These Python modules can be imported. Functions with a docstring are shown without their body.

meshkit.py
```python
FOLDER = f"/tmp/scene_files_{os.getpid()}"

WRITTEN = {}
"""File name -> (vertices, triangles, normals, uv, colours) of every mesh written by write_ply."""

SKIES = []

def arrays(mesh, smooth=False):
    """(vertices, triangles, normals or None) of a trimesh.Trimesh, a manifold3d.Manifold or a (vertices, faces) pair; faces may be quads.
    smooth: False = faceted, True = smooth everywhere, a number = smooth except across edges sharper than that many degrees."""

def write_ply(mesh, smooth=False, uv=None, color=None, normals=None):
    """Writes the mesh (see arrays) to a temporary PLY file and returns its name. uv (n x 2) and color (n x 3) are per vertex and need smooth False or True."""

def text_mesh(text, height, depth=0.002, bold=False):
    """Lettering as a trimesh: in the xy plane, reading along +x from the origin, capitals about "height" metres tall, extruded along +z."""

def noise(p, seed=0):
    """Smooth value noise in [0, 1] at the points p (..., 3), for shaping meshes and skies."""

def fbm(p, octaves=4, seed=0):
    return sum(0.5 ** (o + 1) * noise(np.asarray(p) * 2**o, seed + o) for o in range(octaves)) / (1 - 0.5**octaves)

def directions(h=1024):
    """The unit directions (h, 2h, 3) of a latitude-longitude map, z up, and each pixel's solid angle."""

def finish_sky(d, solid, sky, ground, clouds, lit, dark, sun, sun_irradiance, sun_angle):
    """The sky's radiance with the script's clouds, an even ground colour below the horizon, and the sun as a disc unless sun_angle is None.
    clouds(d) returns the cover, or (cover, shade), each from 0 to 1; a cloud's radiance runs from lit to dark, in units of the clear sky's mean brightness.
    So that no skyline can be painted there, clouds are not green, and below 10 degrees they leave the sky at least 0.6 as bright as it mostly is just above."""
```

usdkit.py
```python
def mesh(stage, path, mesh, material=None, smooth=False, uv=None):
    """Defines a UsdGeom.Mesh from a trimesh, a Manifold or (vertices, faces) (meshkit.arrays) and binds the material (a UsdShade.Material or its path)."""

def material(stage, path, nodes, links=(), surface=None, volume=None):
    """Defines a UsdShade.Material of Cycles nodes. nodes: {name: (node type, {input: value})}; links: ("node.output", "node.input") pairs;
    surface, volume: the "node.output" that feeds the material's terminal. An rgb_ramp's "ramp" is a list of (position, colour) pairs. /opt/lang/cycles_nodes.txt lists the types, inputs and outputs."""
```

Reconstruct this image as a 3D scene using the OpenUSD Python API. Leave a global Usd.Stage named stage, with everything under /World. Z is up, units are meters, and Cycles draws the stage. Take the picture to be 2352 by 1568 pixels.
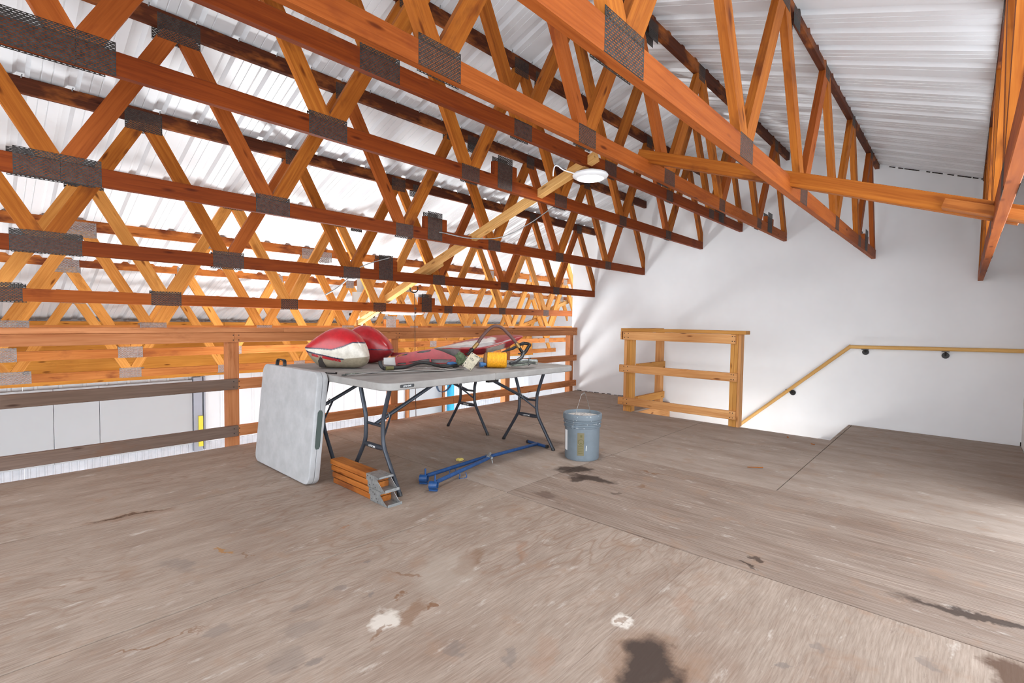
import math, random
import numpy as np, trimesh, usdkit, meshkit
from shapely.geometry import Polygon, box as sbox, LineString
from shapely import affinity
from pxr import Usd, UsdGeom, UsdLux, UsdShade, Gf, Sdf, Vt

stage = Usd.Stage.CreateInMemory()
UsdGeom.SetStageUpAxis(stage, 'Z'); UsdGeom.SetStageMetersPerUnit(stage, 1.0)
UsdGeom.Xform.Define(stage, '/World'); UsdGeom.Scope.Define(stage, '/World/Looks')

# ------------------------------------------------------------------ camera, sky, lights
YAW, PITCH, ROLL, FPX = math.radians(42.2592), math.radians(2.3606), math.radians(0.7995), 1143.89
cam = UsdGeom.Camera.Define(stage, '/World/camera')
_f = np.array([math.cos(YAW)*math.cos(PITCH), math.sin(YAW)*math.cos(PITCH), -math.sin(PITCH)])
_r = np.array([math.sin(YAW), -math.cos(YAW), 0.]); _u = np.cross(_r, _f)
_c, _s = math.cos(ROLL), math.sin(ROLL)
R_, U_ = _r*_c + _u*_s, -_r*_s + _u*_c
CAM = np.array([0, 0, 1.08])
m = np.eye(4); m[0, :3], m[1, :3], m[2, :3], m[3, :3] = R_, U_, -_f, CAM
cam.AddTransformOp().Set(Gf.Matrix4d(*m.ravel().tolist()))
cam.CreateHorizontalApertureAttr(36.0); cam.CreateFocalLengthAttr(FPX/2352*36.0)
cam.CreateClippingRangeAttr((0.03, 500.0))
cam.CreateExposureAttr(0.16)
sky = UsdLux.DomeLight.Define(stage, '/World/sky')
sky.CreateIntensityAttr(1.35); sky.CreateColorAttr((0.90, 0.97, 1.04))
def rect_light(name, loc, rot, w, h, inten, col=(1, 1, 1)):
    l = UsdLux.RectLight.Define(stage, '/World/' + name)
    l.CreateWidthAttr(w); l.CreateHeightAttr(h); l.CreateIntensityAttr(inten); l.CreateColorAttr(col)
    l.AddTranslateOp().Set(loc); l.AddRotateXYZOp().Set(rot)
    return l
def disk_light(name, loc, rot, r, inten, col=(1, 1, 1)):
    l = UsdLux.DiskLight.Define(stage, '/World/' + name)
    l.CreateRadiusAttr(r); l.CreateIntensityAttr(inten); l.CreateColorAttr(col)
    l.AddTranslateOp().Set(loc); l.AddRotateXYZOp().Set(rot)
    return l
# out of view below the loft: two hall lights, one in the stairwell
rect_light('unseen_hall_uplight', (2.6, 6.3, -2.3), (180, 0, 0), 12.0, 3.2, .62, (.93, .97, 1))  # unseen uplight for the hall and the underside of the roof
disk_light('unseen_hall_lamp', (3.0, 5.7, -.85), (212, 0, 0), .40, 118.0, (.95, .98, 1))  # unseen source, placed for the slanting shadows on the partition wall
rect_light('unseen_stairwell_light', (5.50, 1.95, -.50), (0, -100, 0), .4, 1.0, 7.0, (1, .98, .95))  # unseen, brightens the white wall beside the stair opening
disk_light('ceiling_lamp_light', (3.15, 2.10, 2.115), (0, 0, 0), .10, 150.0)

# ------------------------------------------------------------------ helpers
rng = random.Random(7); nrng = np.random.default_rng(7)
_used = {}
def path_for(name, parent):
    base = (str(parent.GetPath()) if parent is not None else '/World') + '/' + name
    k = _used.get(base, 0); _used[base] = k + 1
    return base if k == 0 else f'{base}_{k:03d}'
def tag(p, label=None, cat=None, group=None, kind=None):
    p = p.GetPrim() if hasattr(p, 'GetPrim') else p
    for k, v in (('label', label), ('category', cat), ('group', group), ('kind', kind)):
        if v: p.SetCustomDataByKey(k, v)
    return p
def thing(name, label=None, cat=None, loc=(0, 0, 0), rotz=0, group=None, kind=None):
    x = UsdGeom.Xform.Define(stage, path_for(name, None))
    x.AddTranslateOp().Set(Gf.Vec3d(*map(float, loc)))
    if rotz: x.AddRotateZOp().Set(math.degrees(rotz))
    p = x.GetPrim(); p.SetCustomDataByKey('_loc', Gf.Vec3d(*map(float, loc)))
    p.ClearCustomDataByKey('_loc')
    LOC[str(p.GetPath())] = np.array(loc, float) if not rotz else None
    return tag(p, label, cat, group, kind)
LOC = {}
def add(name, mesh, mat, parent=None, smooth=False, grain=None, color=None, world=True, label=None, kind=None):
    """One Mesh prim. Vertices are given in world coordinates and moved into the thing's own space (world=True)."""
    p = path_for(name, parent)
    if not isinstance(mesh, trimesh.Trimesh):
        v, f, _ = meshkit.arrays(mesh); mesh = trimesh.Trimesh(v, f, process=False)
    mesh = mesh.copy()
    off = np.zeros(3)
    if world and parent is not None:
        top = '/World/' + str(parent.GetPath()).split('/')[2]
        off = LOC.get(top); off = np.zeros(3) if off is None else off
    g = usdkit.mesh(stage, p, trimesh.Trimesh(mesh.vertices - off, mesh.faces, process=False), M[mat], smooth=smooth)
    pts = np.array(g.GetPointsAttr().Get(), float) + off
    if grain is not None:
        o, ax = grain
        ax = np.asarray(ax, float)/np.linalg.norm(ax)
        up = np.array([0, 0, 1.]) if abs(ax[2]) < .9 else np.array([0, 1., 0])
        b = np.cross(up, ax); b /= np.linalg.norm(b); c = np.cross(ax, b)
        q = (pts - np.asarray(o, float)) @ np.stack([ax, b, c], 1) + np.array([rng.random()*40, rng.random()*40, rng.random()*40])
        UsdGeom.PrimvarsAPI(g).CreatePrimvar('grain', Sdf.ValueTypeNames.Float3Array, 'vertex').Set(Vt.Vec3fArray.FromNumpy(q.astype(np.float32)))
    if color is not None:
        cc = color(pts)
        UsdGeom.PrimvarsAPI(g).CreatePrimvar('tint', Sdf.ValueTypeNames.Color3fArray, 'vertex').Set(Vt.Vec3fArray.FromNumpy(cc.astype(np.float32)))
    pr = g.GetPrim()
    if label: pr.SetCustomDataByKey('label', label)
    if kind: pr.SetCustomDataByKey('kind', kind)
    return pr
cat_ = trimesh.util.concatenate
def box(x0, x1, y0, y1, z0, z1):
    b = trimesh.creation.box((abs(x1-x0), abs(y1-y0), abs(z1-z0))); b.apply_translation(((x0+x1)/2, (y0+y1)/2, (z0+z1)/2)); return b
def frame(ax, up=(0, 0, 1)):
    ax = np.asarray(ax, float); ax = ax/np.linalg.norm(ax)
    up = np.asarray(up, float)
    if abs(ax @ up)/np.linalg.norm(up) > .98: up = np.array([0, 1., 0])
    b = np.cross(up, ax); b /= np.linalg.norm(b); c = np.cross(ax, b)
    return ax, b, c
def lumber(p0, p1, w, h, up=(0, 0, 1), ch=.0025):
    """A board from p0 to p1 (centre line), w wide across, h high along up, with eased edges."""
    p0, p1 = np.asarray(p0, float), np.asarray(p1, float)
    ax, b, c = frame(p1-p0, up)
    a, d = w/2, h/2
    ring = [(-a+ch, -d), (a-ch, -d), (a, -d+ch), (a, d-ch), (a-ch, d), (-a+ch, d), (-a, d-ch), (-a, -d+ch)]
    v = np.array([p0 + x*b + y*c for x, y in ring] + [p1 + x*b + y*c for x, y in ring])
    n = 8; f = []
    for i in range(n):
        j = (i+1) % n; f += [(i, j, n+j), (i, n+j, n+i)]
    for i in range(1, n-1): f += [(0, i+1, i), (n, n+i, n+i+1)]
    return trimesh.Trimesh(v, f, process=False)
def prism_y(poly, y0, y1):
    """shapely polygon in (x, z) extruded along y"""
    e = trimesh.creation.extrude_polygon(poly, y1-y0, engine='earcut')
    v = e.vertices.copy(); e.vertices = np.stack([v[:, 0], y0 + v[:, 2], v[:, 1]], 1); e.faces = e.faces[:, ::-1]
    return e
def prism_x(poly, x0, x1):
    e = trimesh.creation.extrude_polygon(poly, x1-x0, engine='earcut')
    v = e.vertices.copy(); e.vertices = np.stack([x0 + v[:, 2], v[:, 0], v[:, 1]], 1)
    return e
def prism_z(poly, z0, z1):
    e = trimesh.creation.extrude_polygon(poly, z1-z0, engine='earcut'); e.apply_translation((0, 0, z0)); return e
def tube(pts, r, n=10, closed=False, cap=True):
    pts = np.asarray(pts, float); m_ = len(pts)
    r = np.broadcast_to(np.asarray(r, float), (m_,))
    if closed: t = np.roll(pts, -1, 0) - np.roll(pts, 1, 0)
    else: t = np.gradient(pts, axis=0)
    t /= np.linalg.norm(t, axis=1, keepdims=True) + 1e-12
    up = np.array([0, 0, 1.]) if abs(t[0][2]) < .9 else np.array([1., 0, 0])
    a = np.cross(up, t[0]); a /= np.linalg.norm(a)
    V = []
    for i in range(m_):
        a = a - t[i]*(a @ t[i]); a /= np.linalg.norm(a); b = np.cross(t[i], a)
        ang = np.arange(n)*2*np.pi/n
        V.append(pts[i] + r[i]*(np.cos(ang)[:, None]*a + np.sin(ang)[:, None]*b))
    V = np.vstack(V); F = []
    for i in range(m_ if closed else m_-1):
        i2 = (i+1) % m_
        for j in range(n):
            k = (j+1) % n
            F += [(i*n+j, i*n+k, i2*n+k), (i*n+j, i2*n+k, i2*n+j)]
    if cap and not closed:
        c0, c1 = len(V), len(V)+1; V = np.vstack([V, pts[0], pts[-1]])
        for j in range(n):
            k = (j+1) % n; F += [(c0, k, j), (c1, (m_-1)*n+j, (m_-1)*n+k)]
    return trimesh.Trimesh(V, F, process=False)
def smooth_path(pts, n=8):
    """Catmull-Rom through the points"""
    p = np.asarray(pts, float); q = np.vstack([2*p[0]-p[1], p, 2*p[-1]-p[-2]]); out = []
    for i in range(1, len(q)-2):
        for s in np.linspace(0, 1, n, endpoint=False):
            a, b, c, d = q[i-1], q[i], q[i+1], q[i+2]
            out.append(.5*((2*b) + (c-a)*s + (2*a-5*b+4*c-d)*s*s + (-a+3*b-3*c+d)*s**3))
    out.append(p[-1]); return np.array(out)
def lathe(profile, n=40, loc=(0, 0, 0)):
    """profile (r, z) turned about z"""
    pr = np.asarray(profile, float); k = len(pr); ang = np.arange(n)*2*np.pi/n
    V = np.stack([pr[:, None, 0]*np.cos(ang), pr[:, None, 0]*np.sin(ang), np.repeat(pr[:, 1:2], n, 1)], -1).reshape(-1, 3)
    F = []
    for i in range(k-1):
        for j in range(n):
            j2 = (j+1) % n; F += [(i*n+j, i*n+j2, (i+1)*n+j2), (i*n+j, (i+1)*n+j2, (i+1)*n+j)]
    t = trimesh.Trimesh(V + np.asarray(loc), F, process=False); return t
def cyl(p0, p1, r, n=16): return tube([p0, p1], r, n)

# ------------------------------------------------------------------ materials
M = {}
def mat(name, nodes, links, surface='p.BSDF'):
    M[name] = usdkit.material(stage, '/World/Looks/' + name, nodes, links, surface=surface); return M[name]
def plain(name, col, rough=.5, metal=0., noise=0.0, nscale=20, spec=.5, coat=0., bumpd=0.0):
    nodes = {'p': ('principled_bsdf', {'roughness': rough, 'metallic': metal, 'specular_ior_level': spec, 'coat_weight': coat, 'base_color': col})}
    links = []
    if noise:
        nodes['g'] = ('geometry', {}); nodes['n'] = ('noise_texture', {'scale': nscale, 'detail': 4, 'roughness': .6})
        lo = tuple(c*(1-noise) for c in col); hi = tuple(min(1, c*(1+noise)) for c in col)
        nodes['r'] = ('rgb_ramp', {'ramp': [(.3, lo), (.7, hi)]})
        links = [('g.position', 'n.vector'), ('n.fac', 'r.fac'), ('r.color', 'p.base_color')]
        if bumpd:
            nodes['b'] = ('bump', {'strength': .4, 'distance': bumpd})
            links += [('n.fac', 'b.height'), ('b.normal', 'p.normal')]
    return mat(name, nodes, links)
def wood(name, dark, light, patch=None, patch_amt=.5, rough=.6, knots=.9, spec=.14, fine=1.0):
    """Lumber: grain along the member (primvar grain), tone drift along its length, knots, darker patches."""
    nodes = {
        'a': ('attribute', {'attribute': 'grain'}),
        'm1': ('mapping', {'scale': (2.2, 60*fine, 60*fine)}), 'n1': ('noise_texture', {'scale': 1.0, 'detail': 5, 'roughness': .62, 'distortion': .8}),
        'r1': ('rgb_ramp', {'ramp': [(.28, dark), (.72, light)]}),
        'm2': ('mapping', {'scale': (1.1, 3, 3)}), 'n2': ('noise_texture', {'scale': 1.0, 'detail': 2}),
        'r2': ('rgb_ramp', {'ramp': [(.3, (.72, .66, .6)), (.7, (1.12, 1.16, 1.2))]}),
        'x1': ('mix', {'mix_type': 'multiply', 'fac': .9}),
        'm3': ('mapping', {'scale': (3.2, 13, 13)}), 'v': ('voronoi_texture', {'scale': 1.0, 'randomness': 1.0}),
        'r3': ('rgb_ramp', {'ramp': [(.0, (.22, .14, .1)), (.07, (.35, .25, .2)), (.15, (1, 1, 1))]}),
        'x2': ('mix', {'mix_type': 'multiply', 'fac': knots}),
        'b': ('bump', {'strength': .25, 'distance': .002}),
        'p': ('principled_bsdf', {'roughness': rough, 'specular_ior_level': spec})}
    links = [('a.vector', 'm1.vector'), ('m1.vector', 'n1.vector'), ('n1.fac', 'r1.fac'),
             ('a.vector', 'm2.vector'), ('m2.vector', 'n2.vector'), ('n2.fac', 'r2.fac'), ('r1.color', 'x1.color1'), ('r2.color', 'x1.color2'),
             ('a.vector', 'm3.vector'), ('m3.vector', 'v.vector'), ('v.distance', 'r3.fac'), ('x1.color', 'x2.color1'), ('r3.color', 'x2.color2'),
             ('n1.fac', 'b.height'), ('b.normal', 'p.normal')]
    out = 'x2.color'
    if patch is not None:
        nodes['m4'] = ('mapping', {'scale': (3.0, 7, 7)}); nodes['n4'] = ('noise_texture', {'scale': 1.0, 'detail': 4, 'roughness': .6})
        nodes['r4'] = ('rgb_ramp', {'ramp': [(patch_amt-.09, (0, 0, 0)), (patch_amt+.09, (1, 1, 1))]})
        nodes['x3'] = ('mix', {'color2': patch})
        links += [('a.vector', 'm4.vector'), ('m4.vector', 'n4.vector'), ('n4.fac', 'r4.fac'), ('r4.color', 'x3.fac'), (out, 'x3.color1')]
        out = 'x3.color'
    links.append((out, 'p.base_color'))
    return mat(name, nodes, links)
wood('chord_wood', (.145, .023, .003), (.25, .050, .006), patch=(.11, .018, .004), patch_amt=.66)
wood('chord_wood_light', (.26, .056, .008), (.40, .105, .019), patch=(.17, .032, .007), patch_amt=.68)
wood('web_wood', (.27, .066, .007), (.45, .145, .019), patch=(.11, .024, .006), patch_amt=.64)
wood('web_wood_grey', (.20, .10, .05), (.36, .19, .09), patch=(.12, .05, .02), patch_amt=.6)
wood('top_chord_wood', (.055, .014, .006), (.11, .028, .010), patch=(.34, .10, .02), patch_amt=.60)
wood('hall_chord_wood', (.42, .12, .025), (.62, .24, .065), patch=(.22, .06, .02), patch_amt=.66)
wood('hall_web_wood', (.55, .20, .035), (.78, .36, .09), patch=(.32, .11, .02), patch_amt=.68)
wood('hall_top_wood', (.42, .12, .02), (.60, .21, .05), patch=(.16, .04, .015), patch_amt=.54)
wood('brace_wood', (.55, .26, .07), (.76, .45, .17), knots=.7)
wood('header_wood', (.56, .21, .028), (.74, .32, .06), patch=(.36, .12, .02), patch_amt=.7)
wood('rail_wood', (.42, .145, .05), (.60, .255, .108), patch=(.26, .085, .03), patch_amt=.68)
wood('rail_wood_worn_backlit', (.13, .085, .065), (.205, .138, .106), patch=(.17, .09, .055), patch_amt=.66)  # worn wood, darkened further for the backlit shade on the left lower rails
wood('guard_wood', (.52, .215, .07), (.74, .40, .165), knots=.95)
wood('guard_wood_dark', (.46, .20, .045), (.62, .31, .085), knots=.95)
wood('handrail_wood', (.60, .33, .10), (.72, .44, .16), knots=.4, rough=.35)
wood('block_wood', (.26, .072, .013), (.46, .155, .032), patch=(.17, .05, .015), patch_amt=.6)
plain('plate_steel', (.05, .044, .04), .55, .55, .45, 60)
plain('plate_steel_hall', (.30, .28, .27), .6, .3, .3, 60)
plain('galvanized', (.30, .31, .31), .45, .6, .25, 45)
plain('white_wall', (.80, .80, .805), .75, 0, .025, 2.5, .3)
plain('white_liner', (.80, .80, .81), .5, 0, .02, 2, .4)
plain('door_white', (.46, .46, .465), .6, 0, .015, 3)
plain('frame_grey', (.36, .37, .42), .5, .2)
plain('wainscot', (.6, .6, .63), .6, 0, .1, 9)
plain('roof_white', (.72, .73, .745), .35, .0, .03, 3, .6)
plain('lamp_white', (.86, .86, .86), .4)
plain('table_plastic', (.41, .41, .415), .55, 0, .12, 9, .4)
plain('table_leg_grey', (.05, .056, .07), .4, .4)
plain('table_plastic_dusty', (.29, .275, .26), .7, 0, .15, 8, .3)
plain('recess_green', (.055, .075, .066), .6)
plain('black_plastic', (.02, .02, .022), .45)
plain('black_metal', (.018, .015, .014), .4, .5)
plain('yellow_paint', (.85, .68, .05), .5)
plain('blue_paint', (.012, .058, .18), .4, .0, .25, 40)
plain('bucket_grey', (.145, .175, .20), .5, 0, .10, 12)
plain('bucket_gold', (.17, .14, .07), .5)
plain('white_paint', (.78, .78, .76), .7)
plain('dust_lid', (.50, .47, .44), .9, 0, .5, 70)
plain('wire_steel', (.35, .33, .31), .4, .8)
plain('rubber_brown', (.085, .035, .028), .6)
plain('rubber_black', (.02, .019, .018), .6)
plain('brass', (.28, .17, .06), .4, .7)
plain('cream_box', (.46, .40, .29), .6, 0, .25, 60)
plain('rope_yellow', (.80, .36, .01), .6, 0, .25, 120)
plain('spool_brown', (.20, .09, .03), .7)
plain('rag_green', (.10, .13, .07), .95, 0, .4, 40)
plain('blue_cap', (.03, .12, .28), .5)
plain('blue_cloth', (.04, .42, .72), .7, 0, .1, 10)
plain('olive', (.12, .11, .035), .7)
plain('wire_dark', (.05, .05, .045), .6)
plain('wire_mix', (.20, .21, .17), .7, 0, .6, 80)
plain('paper_yellow', (.75, .60, .16), .8)
plain('ink', (.03, .03, .03), .6)
plain('label_white', (.85, .85, .85), .5)
plain('dark_gap', (.03, .022, .018), .9)
plain('concrete', (.62, .62, .61), .7, 0, .1, 3)
plain('pipe_grey', (.55, .55, .52), .5, .3)
plain('red_tag', (.6, .12, .06), .6)
plain('window_glass', (.45, .62, .66), .1)
plain('cord_brown', (.10, .055, .03), .8)
plain('grey_shell', (.22, .20, .19), .6, 0, .3, 20)
mat('lamp_glow', {'p': ('principled_bsdf', {'base_color': (.85, .85, .85), 'roughness': .4, 'emission_color': (1, 1, 1), 'emission_strength': .55})}, [])
mat('painted', {'a': ('attribute', {'attribute': 'tint'}), 'p': ('principled_bsdf', {'roughness': .28, 'specular_ior_level': .6}),
                'g': ('geometry', {}), 'n': ('noise_texture', {'scale': 22, 'detail': 5, 'roughness': .7}), 'r': ('rgb_ramp', {'ramp': [(.35, (.82, .8, .78)), (.65, (1.1, 1.1, 1.1))]}),
                'x': ('mix', {'mix_type': 'multiply', 'fac': 1.0})},
    [('g.position', 'n.vector'), ('n.fac', 'r.fac'), ('a.color', 'x.color1'), ('r.color', 'x.color2'), ('x.color', 'p.base_color')])

def floor_material(name, rot, base_lo, base_hi, streak=1.0, xr=(-9, 9), gs=(10.0, 170), fig=.5):
    """Weathered plywood: streaky veneer grain, figured swirls, football plugs, stains at their places on this floor."""
    N = {'g': ('geometry', {}),
         'mA': ('mapping', {'rotation': (0, 0, rot), 'scale': (1.0, 1.0, 1.0)}),
         # swirl of the veneer: the grain coordinate is bent by a slow noise
         'wn': ('noise_texture', {'scale': 1.5, 'detail': 2}), 'ws': ('mix', {'mix_type': 'linear_light', 'fac': .035}),
         'm1': ('mapping', {'scale': (*gs, 1)}), 'n1': ('noise_texture', {'scale': 1.0, 'detail': 5, 'roughness': .65}),
         'r1': ('rgb_ramp', {'ramp': [(.27, base_lo), (.5, tuple((a+b)/2 for a, b in zip(base_lo, base_hi))), (.73, base_hi)]}),
         'm2': ('mapping', {'scale': (1.6, 6, 1)}), 'n2': ('noise_texture', {'scale': 1.0, 'detail': 4, 'roughness': .6}),
         'r2': ('rgb_ramp', {'ramp': [(.3, (.82, .76, .73)), (.5, (1, 1, 1)), (.70, (1.16, 1.17, 1.18))]}),
         'x1': ('mix', {'mix_type': 'multiply', 'fac': 1.0}),
         # reddish scuffs
         'n3': ('noise_texture', {'scale': 5.5, 'detail': 5, 'roughness': .65}), 'r3': ('rgb_ramp', {'ramp': [(.56, (0, 0, 0)), (.70, (1, 1, 1))]}),
         's3': ('math', {'math_type': 'multiply', 'value2': .6}), 'x3': ('mix', {'color2': (.29, .185, .125)}),
         # pale scraped paint
         'm5': ('mapping', {'scale': (3, 9, 1), 'location': (3.1, 7.7, 0)}), 'n5': ('noise_texture', {'scale': 1.4, 'detail': 6, 'roughness': .7}), 'r5': ('rgb_ramp', {'ramp': [(.60, (0, 0, 0)), (.70, (1, 1, 1))]}),
         's5': ('math', {'math_type': 'multiply', 'value2': .5}), 'x5': ('mix', {'color2': (.60, .54, .48)}),
         # dark wear specks
         'm6': ('mapping', {'scale': (5, 22, 1)}), 'n6': ('noise_texture', {'scale': 1.3, 'detail': 6, 'roughness': .75}), 'r6': ('rgb_ramp', {'ramp': [(.60, (0, 0, 0)), (.70, (1, 1, 1))]}),
         's6': ('math', {'math_type': 'multiply', 'value2': .62*streak}), 'x6': ('mix', {'color2': (.16, .11, .085)}),
         # figure of the rotary-cut veneer: contour lines of a slow noise, here and there
         'mW': ('mapping', {'scale': (1.3, 4.2, 1), 'location': (5.3, 2.1, 0)}), 'nW': ('noise_texture', {'scale': 1.0, 'detail': 2.5, 'roughness': .45}),
         'kW': ('math', {'math_type': 'multiply', 'value2': 34.0}), 'pW': ('math', {'math_type': 'pingpong', 'value2': 1.0}), 'rW': ('rgb_ramp', {'ramp': [(.0, (1, 1, 1)), (.30, (.25, .25, .25)), (.55, (0, 0, 0))]}),
         'nM': ('noise_texture', {'scale': 1.1, 'detail': 2}), 'rM': ('rgb_ramp', {'ramp': [(.42, (.12, .12, .12)), (.62, (1, 1, 1))]}), 'sW': ('mix', {'mix_type': 'multiply', 'fac': 1.0}), 'tW': ('mix', {'mix_type': 'multiply', 'fac': 1.0, 'color2': (fig, fig, fig)}),
         'xW': ('mix', {'color2': (.215, .125, .08)}),
         'en': ('noise_texture', {'scale': 9, 'detail': 4, 'roughness': .6}), 'es': ('mix', {'mix_type': 'linear_light', 'fac': .09}),
         'b': ('bump', {'strength': .3, 'distance': .0015}),
         'p': ('principled_bsdf', {'roughness': .72, 'specular_ior_level': .25})}
    L = [('g.position', 'mA.vector'), ('mA.vector', 'wn.vector'), ('mA.vector', 'ws.color1'), ('wn.color', 'ws.color2'),
         ('ws.color', 'm1.vector'), ('m1.vector', 'n1.vector'), ('n1.fac', 'r1.fac'),
         ('ws.color', 'm2.vector'), ('m2.vector', 'n2.vector'), ('n2.fac', 'r2.fac'), ('r1.color', 'x1.color1'), ('r2.color', 'x1.color2'),
         ('ws.color', 'n3.vector'), ('n3.fac', 'r3.fac'), ('r3.color', 's3.value1'), ('s3.value', 'x3.fac'), ('x1.color', 'x3.color1'),
         ('mA.vector', 'm5.vector'), ('m5.vector', 'n5.vector'), ('n5.fac', 'r5.fac'), ('r5.color', 's5.value1'), ('s5.value', 'x5.fac'), ('x3.color', 'x5.color1'),
         ('ws.color', 'm6.vector'), ('m6.vector', 'n6.vector'), ('n6.fac', 'r6.fac'), ('r6.color', 's6.value1'), ('s6.value', 'x6.fac'), ('x5.color', 'xW.color1'), ('xW.color', 'x6.color1'), ('mA.vector', 'mW.vector'), ('mW.vector', 'nW.vector'), ('nW.fac', 'kW.value1'), ('kW.value', 'pW.value1'), ('pW.value', 'rW.fac'), ('mA.vector', 'nM.vector'), ('nM.fac', 'rM.fac'), ('rW.color', 'sW.color1'), ('rM.color', 'sW.color2'), ('sW.color', 'tW.color1'), ('tW.color', 'xW.fac'),
         ('g.position', 'en.vector'), ('g.position', 'es.color1'), ('en.color', 'es.color2'),
         ('n1.fac', 'b.height'), ('b.normal', 'p.normal')]
    out = 'x6.color'
    for i, (x, y, a, bb, ang, col, amt) in enumerate(STAINS):
        if x+max(a, bb) < xr[0] or x-max(a, bb) > xr[1]: continue
        c, s = math.cos(ang), math.sin(ang)
        # ellipse in floor coordinates: rotate about z by -ang, then scale by 1/radius
        N[f'o{i}'] = ('mapping', {'location': (-x-.0, -y-.0, 0)})
        N[f't{i}'] = ('mapping', {'rotation': (0, 0, -ang)})
        N[f'k{i}'] = ('mapping', {'scale': (1/a, 1/bb, 0)})
        N[f'd{i}'] = ('gradient_texture', {'gradient_type': 'spherical'})
        N[f'q{i}'] = ('rgb_ramp', {'ramp': [(.0, (0, 0, 0)), (.4, (amt, amt, amt)), (1, (amt, amt, amt))]})
        N[f'z{i}'] = ('mix', {'color2': col})
        L += [('es.color', f'o{i}.vector'), (f'o{i}.vector', f't{i}.vector'), (f't{i}.vector', f'k{i}.vector'), (f'k{i}.vector', f'd{i}.vector'), (f'd{i}.fac', f'q{i}.fac'),
              (f'q{i}.color', f'z{i}.fac'), (out, f'z{i}.color1')]
        out = f'z{i}.color'
    L.append((out, 'p.base_color'))
    mat(name, N, L)
DK, BR, WH, RD, GY = (.035, .02, .014), (.17, .075, .03), (.68, .62, .55), (.30, .14, .07), (.17, .14, .125)
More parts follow.
